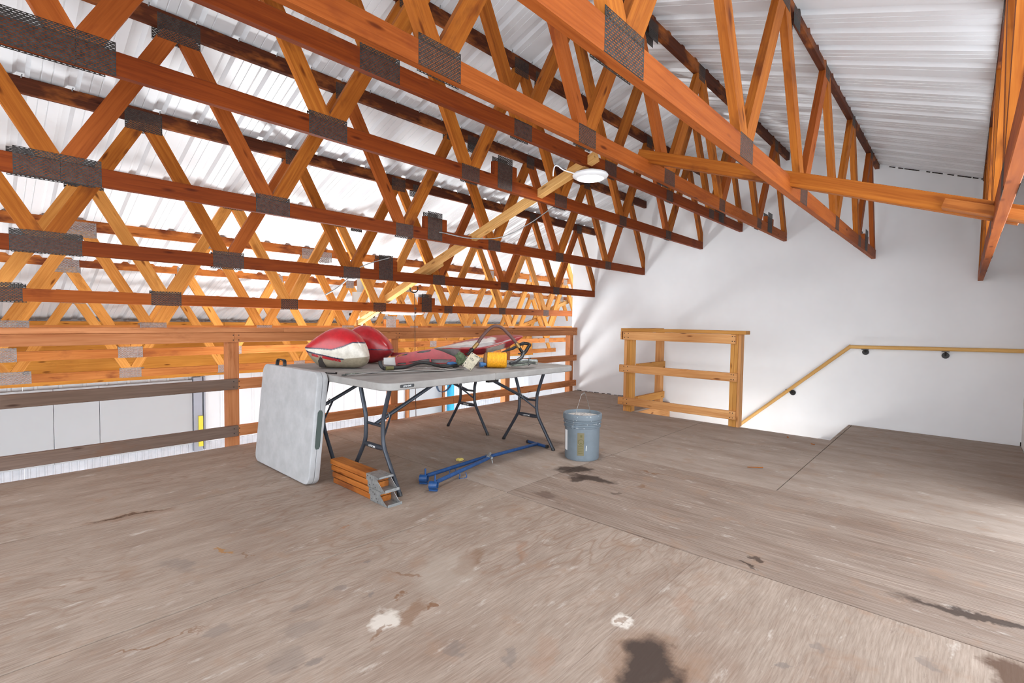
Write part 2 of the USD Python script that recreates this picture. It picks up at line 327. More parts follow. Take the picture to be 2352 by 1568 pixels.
STAINS = [(2.975, 2.08, .16, .095, -.9, DK, .9), (2.895, 1.87, .20, .07, -1.38, DK, .88), (2.81, 1.94, .075, .07, 0, DK, .85),
          (1.42, .70, .23, .16, .5, BR, .5), (1.427, .69, .165, .115, .5, (.045, .03, .024), .93), (2.53, -.10, .035, .32, .1, DK, .85), (2.17, -.15, .11, .08, .3, (.09, .045, .025), .9),
          (2.438, .682, .022, .035, 0, DK, .8), (2.347, .687, .022, .04, 0, DK, .8), (.99, 1.50, .085, .06, .4, WH, .7), (.95, 1.46, .06, .012, .5, BR, .6), (1.581, .882, .05, .042, 0, WH, .8), (1.581, .882, .026, .02, 0, BR, .6),
          (1.502, 1.60, .15, .06, .4, BR, .42), (.58, 3.31, .20, .016, -.12, DK, .8), (.58, 3.29, .24, .06, -.12, BR, .35), (.60, 2.48, .05, .12, .3, GY, .38), (.763, 1.668, .08, .06, 0, GY, .34), (.661, 1.535, .07, .07, .7, GY, .34),
          (3.316, 1.64, .02, .13, .15, BR, .75), (2.418, 1.90, .06, .09, .2, (.10, .06, .045), .6), (1.37, 1.62, .22, .15, .7, (.42, .36, .30), .35), (1.15, 1.47, .03, .02, 0, BR, .8), (1.08, 1.47, .09, .035, .6, BR, .5),
          (.721, 1.462, .035, .02, .3, GY, .6), (1.068, 1.691, .03, .018, .3, GY, .6), (1.211, 1.948, .03, .018, .3, GY, .6), (1.739, .382, .028, .02, .3, GY, .6), (1.908, .311, .035, .025, .3, GY, .5), (2.068, .033, .04, .024, .3, GY, .5),
          (.793, 2.486, .012, .07, .35, (.32, .15, .04), .8), (1.30, 2.33, .05, .012, .3, RD, .6), (1.62, 3.6, .2, .05, .2, RD, .35), (.297, 1.75, .03, .02, .3, GY, .5), (.40, 1.95, .16, .008, -.25, BR, .6), (.86, 2.37, .012, .05, 0, BR, .5), (1.24, 1.72, .015, .09, .5, BR, .55), (1.13, 1.60, .02, .02, 0, BR, .7), (1.15, 1.05, .05, .03, .6, GY, .5), (1.07, 1.21, .04, .03, .4, GY, .5), (.83, 1.80, .05, .03, .4, GY, .4), (.56, 1.87, .05, .04, .4, GY, .4), (1.0, 1.8, .03, .018, .3, GY, .5), (1.75, 1.5, .12, .03, .8, RD, .3), (1.85, .75, .10, .05, .6, RD, .22), (1.25, .98, .12, .05, .5, RD, .2), (3.0, 1.55, .06, .03, 0, BR, .5), (2.75, 1.60, .05, .03, 0, DK, .5)]
floor_material('floor_grain_x', 0.0, (.225, .165, .125), (.385, .305, .248), .9, (-9, 2.3), (9.0, 150), .55)
floor_material('floor_grain_y', math.pi/2, (.145, .098, .072), (.36, .282, .23), 1.6, (2.26, 3.57), (2.2, 115), .25)
floor_material('floor_grain_y_pale', math.pi/2, (.255, .198, .16), (.375, .30, .248), .7, (2.26, 9), (9.0, 150), .25)

# ------------------------------------------------------------------ dimensions
XW, YE, YR = 6.49, 4.514, 2.095            # partition wall, loft edge, ridge line
ZRIDGE, SLOPE = 3.253, .355                # roof underside at the ridge
XE, YB = 9.9, 8.40                         # gable end and far side of the hall
WRX = 4.3                                  # right wall begins here, cut short out of view to admit sky light
def zroof(y): return ZRIDGE - SLOPE*abs(y-YR)

# ------------------------------------------------------------------ floor of plywood sheets
fl = thing('floor', kind='structure')
def sheet(x0, x1, y0, y1, matn, hole=None, g0=.0032, g1=.0032):
    g = .0032
    p = sbox(x0+g, y0+g0, x1-g, y1-g1)
    if hole is not None: p = p.difference(hole)
    for q in getattr(p, 'geoms', [p]):
        if q.area < 1e-4: continue
        dz = nrng.uniform(-.0012, .0012)
        add('floor_panel', prism_z(q, -.02, dz), matn, fl)
HOLE = sbox(5.462, .90, XW+.2, 2.955)
ys = [-.42, .87, 2.092, 3.305, YE]
for i in range(4):
    for x0, x1 in ((-2.58, -.16), (-.16, 2.281)):
        sheet(x0, x1, ys[i], ys[i+1], 'floor_grain_x', None, .0006 if i == 1 else .0032, .0006 if i == 0 else .0032)
for y0, y1, mm in ((-.42, 2.10, 'floor_grain_y'), (2.10, YE, 'floor_grain_y_pale')): sheet(2.281, 3.545, y0, y1, mm)
for i in range(4):
    for x0, x1 in ((3.545, 5.98), (5.98, XW-.004)) if i % 2 == 0 else ((3.545, 4.76), (4.76, XW-.004)):
        sheet(x0, x1, ys[i], ys[i+1], 'floor_grain_y_pale', HOLE)
sub = Polygon([(-2.58, -.42), (XW, -.42), (XW, YE-.004), (-2.58, YE-.004)]).difference(sbox(5.47, .892, XW+1, 2.963))
add('subfloor', prism_z(sub, -.24, -.021), 'dark_gap', fl)
add('edge_board', lumber((-2.58, YE-.008, -.13), (XW, YE-.008, -.13), .012, .21), 'guard_wood', fl, grain=((0, 0, 0), (1, 0, 0)))
add('edge_board', lumber((5.468, .90, -.12), (XW-.01, .90, -.12), .012, .2), 'guard_wood', fl, grain=((0, 0, 0), (1, 0, 0)))
add('edge_board', lumber((5.466, .90, -.12), (5.466, 2.955, -.12), .012, .2), 'guard_wood', fl, grain=((0, 0, 0), (0, 1, 0)))

add('edge_board', lumber((5.468, 2.957, -.12), (XW-.01, 2.957, -.12), .012, .2), 'guard_wood', fl, grain=((0, 0, 0), (1, 0, 0)))

# ------------------------------------------------------------------ partition wall, right wall, hall walls
ww = thing('wall_partition', kind='structure')
py = [-.42, YR, 4.615]
poly = Polygon([(-.42, -2.6), (4.615, -2.6), (4.615, zroof(4.615)+.015), (YR, ZRIDGE+.015), (-.42, zroof(-.42)+.015)])
add('wall_sheet', prism_x(poly, XW, XW+.10), 'white_wall', ww)
m_ = []
for k, (y, L_) in enumerate([(.62, .05), (.55, .04), (.46, .12), (.33, .03), (.26, .08), (.16, .05), (.06, .10), (-.02, .04), (-.1, .08), (1.75, .03), (2.3, .03)]):
    m_.append(lumber((XW-.002, y-L_/2, zroof(y-L_/2)-.007), (XW-.002, y+L_/2, zroof(y+L_/2)-.007), .008, .009))
add('roof_gap', cat_(m_), 'dark_gap', ww)
m_ = []
for k in range(13):
    y = 3.15 + k*.105; L_ = rng.uniform(.04, .1); h = rng.uniform(.006, .014)
    m_.append(box(XW-.004, XW+.002, y, y+L_, .002, h))
add('torn_edge', cat_(m_), 'dark_gap', ww)
wr = thing('wall_right', kind='structure')
add('wall_sheet', prism_y(Polygon([(WRX, -2.6), (XW+.1, -2.6), (XW+.1, zroof(-.42)+.01), (WRX, zroof(-.42)+.01)]), -.52, -.42), 'white_wall', wr)
add('corner_shoe', box(XW-.006, XW, -.42, -.412, 0, .035), 'dark_gap', wr)

wl = thing('added_wall_left', kind='structure')  # added out of view to keep sky light off the far hall wall
add('wall_sheet', prism_x(Polygon([(4.65, -2.5), (YB+.1, -2.5), (YB+.1, zroof(YB+.1)+.01), (4.65, zroof(4.65)+.01)]), -2.62, -2.55), 'white_liner', wl)
wb = thing('wall_back', kind='structure')
def ribbed(x0, x1, pitch, rib, h):
    """ribbed sheet profile (x, depth) as a polyline"""
    pts = [(x0, 0)]; n = int(round((x1-x0)/pitch))
    for k in range(n):
        c = x0 + (k+.5)*pitch
        pts += [(c-rib/2, 0), (c-rib/4, h), (c+rib/4, h), (c+rib/2, 0)]
    pts.append((x1, 0)); return pts
def sheet_y(x0, x1, y, z0, z1, pitch=.2286, rib=.05, h=.014, t=.02):
    pr = ribbed(x0, x1, pitch, rib, h)
    p = Polygon([(x, y-d) for x, d in pr] + [(x1, y+t), (x0, y+t)])
    return prism_z(p, z0, z1)
x = -3.2
while x < XE:
    x1 = min(x+.9144, XE+.02); add('liner_panel', sheet_y(x+.001, x1-.001, YB, -.80, zroof(YB)+.02), 'white_liner', wb); x = x1
x = -3.2
while x < XE:
    x1 = min(x+.9144, XE+.02); add('wainscot_panel', sheet_y(x+.001, x1-.001, YB, -2.5, -.802, .0762, .03, .01), 'wainscot', wb); x = x1
we = thing('wall_end', kind='structure')
for k in range(5):
    y0, y1 = 4.3 + k*.83, 4.3 + (k+1)*.83
    add('liner_panel', prism_x(Polygon([(y0+.002, -2.5), (y1-.002, -2.5), (y1-.002, zroof(y1)+.01), (y0+.002, zroof(y0)+.01)]), XE, XE+.05), 'white_liner', we)
    add('liner_seam', box(XE-.006, XE, y1-.012, y1+.006, -2.5, zroof(y1)), 'white_liner', we)
gf = thing('ground_floor', kind='structure')
add('slab', box(-2.6, XE+.1, -.5, YB+.1, -2.7, -2.5), 'concrete', gf)

# sliding door with its post in the far wall
d1 = thing('door_1', kind='structure')
add('door_sheet', box(-1.85, .72, YB-.07, YB-.03, -.79, .155), 'door_white', d1)
add('door_sheet', box(.725, 1.165, YB-.07, YB-.03, -.79, .155), 'door_white', d1)
add('door_sheet', box(1.17, 2.225, YB-.07, YB-.03, -.79, .155), 'door_white', d1)
for xx, zz in ((.66, -.02), (2.10, .03)):
    add('latch', cat_([box(xx-.03, xx+.03, YB-.085, YB-.07, zz-.008, zz+.008), cyl((xx-.05, YB-.078, zz), (xx+.05, YB-.078, zz), .003, 6)]), 'galvanized', d1)
add('door_post', box(2.235, 2.345, YB-.10, YB-.015, -.90, .19), 'frame_grey', d1)
add('door_post', box(2.375, 2.40, YB-.06, YB-.015, -.90, .19), 'frame_grey', d1)
add('yellow_guard', box(2.29, 2.345, YB-.13, YB-.10, -.83, -.38), 'yellow_paint', d1, label='yellow painted guard on the door post')
for k, (x0, x1) in enumerate(((3.32, 3.42), (3.48, 3.70))):
    w1 = thing(f'window_{k+1}', kind='structure')
    add('pane', box(x0, x1, YB-.022, YB-.016, .02, .19), 'window_glass', w1)
    add('window_frame', cat_([box(x0-.02, x0, YB-.03, YB-.01, 0, .2), box(x1, x1+.02, YB-.03, YB-.01, 0, .2), box(x0-.02, x1+.02, YB-.03, YB-.01, 0, .02)]), 'white_liner', w1)
d2 = thing('door_2', kind='structure')
add('door_sheet', box(6.10, 6.95, YB-.05, YB-.02, -2.5, -.1), 'door_white', d2)
add('door_frame', cat_([box(6.02, 6.08, YB-.06, YB-.01, -2.5, -.06), box(6.97, 7.03, YB-.06, YB-.01, -2.5, -.06)]), 'rail_wood', d2)

# ------------------------------------------------------------------ roof of ribbed sheets
rf = thing('ceiling', kind='structure')
def roof_panel(x0, x1, side):
    pitch, n = .2286, 4
    t = .004
    prof = [(x0, 0)]
    for k in range(n):
        c = x0 + (k+.5)*pitch
        # major rib, rising above the purlins, and two shallow stiffening beads in the pan
        prof += [(c-.038, 0), (c-.018, .021), (c+.018, .021), (c+.038, 0)]
        for b_ in (.085, .135):
            q = c + b_
            if q+.006 < x1: prof += [(q-.004, 0), (q-.0012, .004), (q+.0012, .004), (q+.004, 0)]
    prof.append((x1, 0)); prof = [p for p in prof if p[0] <= x1+1e-9]
    P = np.array(prof)
    ya, yb = (YR, YB+.25) if side > 0 else (YR, -.9)
    def row(y, dz): return np.stack([P[:, 0], np.full(len(P), y), zroof(y) + P[:, 1] + dz], 1)
    V = np.vstack([row(ya, 0), row(yb, 0), row(ya, t), row(yb, t)]); n_ = len(P); F = []
    for i in range(n_-1):
        a, b, c, d = i, i+1, n_+i+1, n_+i
        q = [(a, b, c), (a, c, d)]
        if side > 0: q = [(x, z, y) for x, y, z in q]
        F += q
        F += [(2*n_+x, 2*n_+z, 2*n_+y) for x, y, z in q]
    return trimesh.Trimesh(V, F, process=False)
for side in (1, -1):
    x = -2.60 + (.0 if side > 0 else .07)
    lim = XE + .3 if side > 0 else XW + .1
    while x < lim:
        add('roof_panel', roof_panel(x, x+.9144, side), 'roof_white', rf); x += .9144
add('ridge_cap', prism_x(Polygon([(YR-.25, zroof(YR-.25)+.03), (YR, ZRIDGE+.03), (YR+.25, zroof(YR+.25)+.03), (YR, ZRIDGE+.05)]), -2.6, XE+.3), 'roof_white', rf)

# ------------------------------------------------------------------ trussed purlins
def plate_mesh(cx, cz, w, h, y, sgn, cw=.0165, rp=.0072):
    """Toothed truss plate with staggered slots, in the plane y, facing sgn."""
    nx, nz = max(3, round(w/cw)), max(4, round(h/rp)); cw, rp = w/nx, h/nz
    sx, sz = cw*.31, rp*.185
    V, F = [], []
    x0, z0, t = cx-w/2, cz-h/2, .0014
    def quad(p):
        n = len(V); V.extend(p); F.extend([(n, n+1, n+2), (n, n+2, n+3)])
    for j in range(nz):
        za, zb = z0+j*rp, z0+(j+1)*rp
        off = .5*cw if j % 2 else 0
        if off:
            quad([(x0, za), (x0+off, za), (x0+off, zb), (x0, zb)]); quad([(x0+w-off, za), (x0+w, za), (x0+w, zb), (x0+w-off, zb)])
        for i in range(nx - (1 if off else 0)):
            a, b = x0+off+i*cw, x0+off+(i+1)*cw; mx, mz = (a+b)/2, (za+zb)/2
            n = len(V)
            V.extend([(a, za), (b, za), (b, zb), (a, zb), (mx-sx, mz-sz), (mx+sx, mz-sz), (mx+sx, mz+sz), (mx-sx, mz+sz)])
            for q in range(4):
                r = (q+1) % 4; F.extend([(n+q, n+r, n+4+r), (n+q, n+4+r, n+4+q)])
    V = np.array(V); F = np.array(F)
    A = np.stack([V[:, 0], np.full(len(V), y), V[:, 1]], 1)
    B = A.copy(); B[:, 1] += -sgn*t
    Fa = F if sgn < 0 else F[:, ::-1]
    edge = cat_([trimesh.creation.box((w, t, .0012), trimesh.transformations.translation_matrix((cx, y-sgn*t/2, z))) for z in (z0, z0+h)])
    return cat_([trimesh.Trimesh(A, Fa, process=False), trimesh.Trimesh(B, Fa[:, ::-1], process=False), edge])
TH = .038            # lumber thickness
DB, DT = .094, .935  # bottom chord height, underside of the top chord above the truss's own base
DTOP = 1.03
NODE0, PITCH_X = .32, 1.035
def truss(y, zb, x0, x1, label, style, dx=0., block=None, near=True, extra_plate=None, cells=1.0, nback=True, spd=0.):
    t = thing('roof_truss', label, 'roof truss', ((x0+x1)/2, y, zb), group='timber roof trusses')
    cm, wm, tm, pm = style
    ya, yb = y-TH/2, y+TH/2
    # bottom chord of two lengths spliced under the wide plate
    sp = NODE0 + dx
    for a, b in ((x0, sp-.001), (sp+.001, x1)):
        add('bottom_chord', lumber((a, y, zb+DB/2), (b, y, zb+DB/2), TH, DB), cm, t, grain=((0, y, zb), (1, 0, 0)))
    sp2 = NODE0 + PITCH_X*2.72 + dx
    for a, b in ((x0, sp2-.001), (sp2+.001, x1)):
        add('top_chord', lumber((a, y, zb+(DT+DTOP)/2), (b, y, zb+(DT+DTOP)/2), TH, DTOP-DT), tm, t, grain=((0, y, zb), (1, 0, 0)))
    zc0, zc1 = zb+DB+.0005, zb+DT-.0005
    k0 = int(math.ceil((x0-NODE0-dx)/PITCH_X)); k = k0
    plates = []
    pts = []
    while NODE0+dx+PITCH_X*k < x1-.3:
        pts.append(NODE0+dx+PITCH_X*k); k += 1
    def web(xb, xt, lo, hi):
        d = np.array([xt-xb, (zb+.985)-(zb+.035)]); d /= np.linalg.norm(d); n = np.array([-d[1], d[0]])*.0445
        A, B = np.array([xb, zb+.035])-d*.2, np.array([xt, zb+.985])+d*.2
        p = Polygon([A+n, B+n, B-n, A-n]).intersection(sbox(lo, zc0, hi, zc1))
        p = max(getattr(p, 'geoms', [p]), key=lambda g: g.area)
        mname = wm if rng.random() < .86 or wm != 'web_wood' else 'chord_wood_light'
        add('web', prism_y(p, ya+.0005, yb-.0005), mname, t, grain=((xb, y, zb), (d[0], 0, d[1])))
    for i, xb in enumerate(pts):
        xt = xb + PITCH_X/2
        xtp = xb - PITCH_X/2
        if xt < x1-.1: web(xb, xt, xb+.001, xt-.001)
        if xtp > x0+.1: web(xb, xtp, xtp+.001, xb-.001)
        # plates: wide splice plate at the first node, smaller ones further along
        kk = round((xb-NODE0-dx)/PITCH_X)
        w, h = {0: (.33, .133), 1: (.215, .118)}.get(kk, (.165, .10) if kk < 4 else (.135, .095))
        if kk < 0: w, h = .20, .115
        plates.append((xb + (spd if kk == 0 else 0), zb+h/2-.004+.004*(kk % 2), w, h))
        if xt < x1-.1:
            w, h = (.21, .135) if kk <= 0 else ((.16, .12) if kk < 3 else (.12, .115))
            plates.append((xt, zb+DTOP-.008-h/2-.01, w, h))
    web(pts[-1]+PITCH_X, pts[-1]+PITCH_X/2, pts[-1]+PITCH_X/2+.001, x1-.001)
    plates.append((sp2, zb+DTOP-.035-.06, .13, .12))
    for (px_, pz_, w, h) in plates:
        cw, rp = (.0165*cells, .0072*cells)
        jx, jz = rng.uniform(-.008, .008), rng.uniform(-.003, .003)
        add('gusset_plate', plate_mesh(px_+jx, pz_+jz, w, h, ya-.0003, -1, cw, rp), pm, t)
        if nback:
            jx, jz = rng.uniform(-.03, .03), rng.uniform(-.012, .006)
            add('gusset_plate', plate_mesh(px_+jx, pz_+jz, w, h, yb+.0003, 1, cw, rp), pm, t)
    if block:
        bx, bh = block
        add('splice_block', lumber((bx-.11, y-.0, zb+DB+bh/2), (bx+.13, y-.0, zb+DB+bh/2), TH, bh), cm, t, grain=((0, y, 0), (1, 0, 0)))
        add('gusset_plate', plate_mesh(bx, zb+(DB+bh+.05)/2, .155, DB+bh+.04, ya-.0018, -1, .0165*cells, .0072*cells), pm, t)
        add('gusset_plate', plate_mesh(bx-.02, zb+(DB+bh+.05)/2, .155, DB+bh+.03, yb+.0018, 1, .0165*cells, .0072*cells), pm, t)
    if near:
        s_ = []
        xx = x0+.1
        while xx < x1:
            s_.append(cyl((xx, y-.021-.004, zb+DTOP-.012), (xx+.004, y-.026, zb+DTOP+.010), .0035, 5)); xx += .2286
        add('roof_screw', cat_(s_), 'galvanized', t, kind='stuff')
    return t
LOFT = ('chord_wood', 'web_wood', 'top_chord_wood', 'plate_steel')
LOFT2 = ('chord_wood_light', 'web_wood', 'top_chord_wood', 'plate_steel')
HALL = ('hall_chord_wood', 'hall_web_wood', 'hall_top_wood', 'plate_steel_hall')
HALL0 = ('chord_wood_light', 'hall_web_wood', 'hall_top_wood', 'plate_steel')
x1 = XW-.003
truss(-.09, 1.521, .4, x1, 'roof truss nearest the right wall, seen almost edge on', LOFT2, -.12)
truss(.746, 1.790, -1.9, x1, 'orange roof truss with long diagonal bottom chord, second from the right wall', LOFT2, -.10, block=(5.80, .06))
truss(1.599, 2.055, -1.9, x1, 'roof truss just right of the ridge truss', LOFT2, -.06, block=(5.80, .07))
truss(2.095, 2.217, -1.9, x1, 'roof truss under the ridge, ending highest on the white wall', LOFT, -.02, block=(5.76, .05))
truss(2.583, 2.046, -1.9, x1, 'roof truss just left of the ridge, wide steel plate in the top left corner', LOFT, -.01, block=(2.72, .10), spd=-.045)
truss(3.395, 1.754, -1.9, x1, 'roof truss second left of the ridge, between the two wide plates at the left edge', LOFT, .02, block=(2.72, .10))
truss(4.218, 1.460, -1.9, x1, 'last roof truss ending on the white wall, above the loft guard rail', LOFT, .02, block=(2.78, .10), spd=.02)
truss(5.039, 1.172, -1.9, 9.75, 'first roof truss beyond the guard rail, hanging lowest above the rail', HALL0, -.19, block=(3.92, .09), cells=1.25)
truss(5.86, .895, -1.9, 9.75, 'roof truss whose bottom chord hides behind the top of the guard rail', HALL, -.12, block=(3.95, .09), near=False, cells=1.4)
truss(6.68, .628, -1.9, 9.2, 'roof truss with bottom chord seen just under the top guard rail', HALL, -.15, near=False, cells=1.5)
truss(7.50, .333, -1.9, 9.85, 'lowest far roof truss against the orange boards above the sliding door', HALL, .0, near=False, cells=1.6)
hb = thing('header_beam', 'long orange board header above the far white sliding door', 'beam', (3.6, 8.3, .2))
for (za, zc, y0) in ((.215, .30, 8.22), (.302, .59, 8.25), (.592, .87, 8.26), (.872, 1.0, 8.25)):
    for xa, xb in ((-2.2, 2.63), (2.635, 6.4), (6.405, 9.86)):
        add('board', lumber((xa, y0+.03, (za+zc)/2), (xb, y0+.03, (za+zc)/2), .05, zc-za), 'header_wood', hb, grain=((0, 0, 0), (1, 0, 0)))

# ------------------------------------------------------------------ braces laid on the bottom chords
def brace(p0, p1, label, mat_='brace_wood', w=.089, h=.038, cat='brace'):
    c = (np.array(p0)+np.array(p1))/2
    t = thing('timber_brace', label, cat, c)
    add('board', lumber(p0, p1, h, w) if False else lumber(p0, p1, w, h), mat_, t, grain=(p0, np.array(p1)-np.array(p0)))
    return t
def on_slope(x0, y0, x1_, y1, lift, w, h): pass
def ztop(y): return (2.217 + DB) - SLOPE*abs(y-YR)
brace((3.10, 2.02, ztop(2.02)-.01), (3.235, 4.45, ztop(4.45)+.03), 'pale diagonal timber brace running down from the ridge beside the round lamp', w=.062, h=.062)
brace((3.31, 4.02, ztop(4.02)+.045), (3.36, 5.60, ztop(5.60)+.05), 'pale wide timber brace lapped onto the end of the ridge brace', w=.075, h=.07)
brace((3.445, 5.25, ztop(5.25)+.05), (3.53, 6.95, ztop(6.95)+.06), 'short pale timber brace, lowest left of the line of braces', w=.06, h=.06)
brace((3.08, 1.66, ztop(1.66)+.044), (3.0, -.16, ztop(-.16)+.040), 'long orange timber brace crossing the right-hand trusses in front of the white wall', 'web_wood', w=.06, h=.075)
brace((2.925, .09, ztop(.09)+.022), (2.915, -.3, ztop(-.3)+.022), 'short splintered brown board lapped beside the end of the orange brace', 'block_wood', w=.09, h=.04)
brace((7.25, 5.95, 1.20), (8.45, 5.95, 1.56), 'greyish slanted brace by the edge of the white partition', 'brace_wood', w=.05, h=.07)
brace((7.60, 6.75, .95), (8.95, 6.75, 1.33), 'orange slanted brace beyond the guard rail, below the greyish one', 'hall_web_wood', w=.05, h=.07)

# ------------------------------------------------------------------ ceiling lamp with its cable
LZ = 2.155
cl = thing('ceiling_light', 'round white flush ceiling lamp under the ridge truss', 'ceiling light', (3.15, 2.10, LZ))
add('housing', lathe([(0, .045), (.06, .045), (.075, .03), (.125, .022), (.132, .010), (.128, 0), (.118, -.006), (.108, -.012), (.10, -.013)], 48, (3.15, 2.10, LZ)), 'lamp_white', cl, smooth=40)
add('diffuser', lathe([(.101, -.013), (.095, -.018), (.06, -.021), (.0001, -.022)], 48, (3.15, 2.10, LZ)), 'lamp_glow', cl, smooth=60)
cb = thing('lamp_cable', 'grey flexible cable looping from the round lamp along the trusses', 'cable', (3.1, 2.6, 2.1))
add('cable', tube(smooth_path([(3.04, 2.16, 2.165), (2.98, 2.22, 2.19), (2.945, 2.245, 2.215), (2.925, 2.26, 2.212), (2.915, 2.265, 2.17), (2.92, 2.27, 2.14)], 8), .005, 8), 'label_white', cb, smooth=True)
add('conduit', tube(smooth_path([(3.50, 2.70, 2.09), (3.40, 2.92, 1.94), (3.22, 3.08, 1.82), (2.96, 3.2, 1.79), (2.78, 3.36, 1.83), (2.70, 3.5, 1.84)], 10), .0045, 8), 'galvanized', cb, smooth=True)
add('conduit', tube(smooth_path([(2.72, 4.05, 1.66), (2.60, 4.25, 1.60), (2.48, 4.5, 1.50)], 10), .0045, 8), 'galvanized', cb, smooth=True)
add('conduit', tube(smooth_path([(3.02, 5.3, 1.56), (2.95, 5.45, 1.44), (2.88, 5.6, 1.36)], 10), .010, 8), 'galvanized', cb, smooth=True)
hl = thing('ceiling_light', 'long white lamp glowing beyond the guard rail, under the far trusses', 'ceiling light', (3.9, 5.5, 1.16))
add('housing', lathe([(0, .05), (.2, .045), (.27, .02), (.275, 0), (.25, -.012)], 40, (3.9, 5.5, 1.16)), 'lamp_white', hl, smooth=40)
add('diffuser', lathe([(.25, -.012), (.15, -.02), (.0001, -.022)], 40, (3.9, 5.5, 1.16)), 'lamp_glow', hl, smooth=60)
# flue pipe and heater head beyond the rail
vp = thing('flue_pipe', 'grey flue pipe with collar and white valve head hanging beyond the guard rail', 'pipe', (3.76, 6.27, 1.1))
add('pipe', cyl((3.76, 6.27, 1.38), (3.76, 6.27, zroof(6.27)-.03), .068, 24), 'pipe_grey', vp, smooth=40)
add('collar', cyl((3.73, 6.27, 1.17), (3.73, 6.27, 1.45), .105, 24), 'pipe_grey', vp, smooth=40)
add('valve_head', cat_([cyl((3.74, 6.27, 1.06), (3.74, 6.27, 1.17), .045, 16), box(3.80, 3.96, 6.18, 6.29, 1.11, 1.24)]), 'lamp_white', vp)
add('tap', cat_([cyl((3.55, 6.22, 1.14), (3.64, 6.25, 1.14), .02, 10), cyl((3.88, 6.17, 1.10), (3.95, 6.14, 1.24), .013, 8), cyl((3.85, 6.17, 1.19), (3.99, 6.14, 1.17), .011, 8)]), 'black_metal', vp)
add('warning_tag', box(3.82, 3.89, 6.155, 6.16, 1.30, 1.335), 'red_tag', vp)
add('bowl', lathe([(0, .66), (.08, .67), (.095, .75), (.09, .81), (.034, .83), (.034, 1.06)], 24, (3.74, 6.27, 0)), 'label_white', vp, smooth=40)
# pull cord
pc = thing('pull_cord', 'thin brown pull cord hanging from a hook to the loft edge', 'cord', (3.30, 4.44, .0))
add('cord', tube(smooth_path([(3.30, 4.44, 1.36), (3.31, 4.44, 1.0), (3.315, 4.44, .5), (3.33, 4.44, .012)], 10), .0035, 6), 'cord_brown', pc)
add('hook', tube(smooth_path([(3.24, 4.44, 1.425), (3.245, 4.44, 1.39), (3.28, 4.44, 1.375), (3.32, 4.44, 1.38), (3.345, 4.44, 1.41), (3.34, 4.44, 1.44)], 8), .006, 8), 'black_metal', pc, smooth=True)
add('knot', cat_([trimesh.creation.icosphere(2, .014, ).apply_translation((3.312, 4.44, 1.20)), trimesh.creation.icosphere(2, .011).apply_translation((3.312, 4.437, 1.155))]), 'cord_brown', pc, smooth=True)

# ------------------------------------------------------------------ loft guard rail
gr = thing('guard_rail', 'long timber guard rail along the open edge of the loft', 'guard rail', (2.0, 4.5, 0))
YF = YE - .040
def rboard(name, za, zc, y0, y1, mat_, xs):
    for a, b in xs: add(name, lumber((a, (y0+y1)/2, (za+zc)/2), (b, (y0+y1)/2, (za+zc)/2), abs(y1-y0), zc-za), mat_, gr, grain=((0, 0, 0), (1, 0, 0)))
rboard('cap_board', .953, .991, YF-.012, YF+.125, 'rail_wood', ((-2.5, 1.9), (1.902, 6.42)))
rboard('top_rail', .872, .952, YF, YE, 'rail_wood', ((-2.5, 1.5), (1.502, 3.1), (3.102, 6.43)))
rboard('middle_rail', .478, .566, YF, YE-.001, 'rail_wood_worn_backlit', ((-2.5, 1.53),))
rboard('middle_rail', .478, .566, YF, YE-.001, 'rail_wood', ((1.532, 3.9), (3.902, 6.43)))
rboard('bottom_rail', .085, .173, YF, YE-.001, 'rail_wood_worn_backlit', ((-2.5, 1.53),))
rboard('bottom_rail', .085, .173, YF, YE-.001, 'rail_wood', ((1.532, 3.9), (3.902, 6.43)))
for xp in (-.13, 1.508, 3.10, 4.893, 6.355):
    add('post', lumber((xp, YE+.046, -.23), (xp, YE+.046, .952), .089, .089, (0, 1, 0)), 'rail_wood', gr, grain=((xp, YE, 0), (0, 0, 1)))
m_ = []
for xp in (1.508, 3.10, 4.893, 6.355):
    for z in (.93, .89, .545, .50, .15, .11): m_.append(cyl((xp-.012, YF-.002, z), (xp-.012, YF+.004, z), .0045, 8)); m_.append(cyl((xp+.03, YF-.002, z), (xp+.03, YF+.004, z), .0045, 8))
add('nail_head', cat_(m_), 'dark_gap', gr, kind='stuff')

# ------------------------------------------------------------------ stairwell guard
sg = thing('stair_guard', 'light timber guard around the stair opening', 'guard rail', (5.5, 2.4, 0))
XG = 5.462
def gb(name, p0, p1, w, h, mat_='guard_wood', up=(0, 0, 1)): add(name, lumber(p0, p1, w, h, up), mat_, sg, grain=(p0, np.array(p1)-np.array(p0)))
gb('cap_board', (XG-.008, 1.66, .992), (XG-.008, 3.10, .992), .14, .038, 'guard_wood_dark')
gb('cap_board', (XG+.06, 3.03, .992), (6.26, 3.03, .992), .14, .038, 'guard_wood_dark')
gb('top_rail', (XG-.058, 1.76, .922), (XG-.058, 3.07, .922), .038, .098)
gb('cap_apron', (XG-.068, 3.10, .922), (6.2, 3.10, .922), .02, .098)
gb('middle_rail', (XG-.058, 1.735, .523), (XG-.058, 3.115, .523), .038, .089)
gb('bottom_rail', (XG-.058, 1.74, .124), (XG-.058, 3.125, .124), .038, .089, 'guard_wood')
for k, yy in enumerate((3.055, 3.018, 2.981)):
    gb('post', (XG+.006, yy, 0.0 if k < 2 else -.2), (XG+.006, yy, .972), .036, .089, 'guard_wood_dark' if k else 'guard_wood', (1, 0, 0))
for yy, mm in ((1.80, 'guard_wood_dark'), (1.762, 'guard_wood_dark')):
    gb('post', (XG+.006, yy, 0), (XG+.006, yy, .972), .037, .089, mm, (1, 0, 0))
gb('post', (XG+.012, 1.728, 0), (XG+.012, 1.728, .972), .028, .10, 'guard_wood', (1, 0, 0))
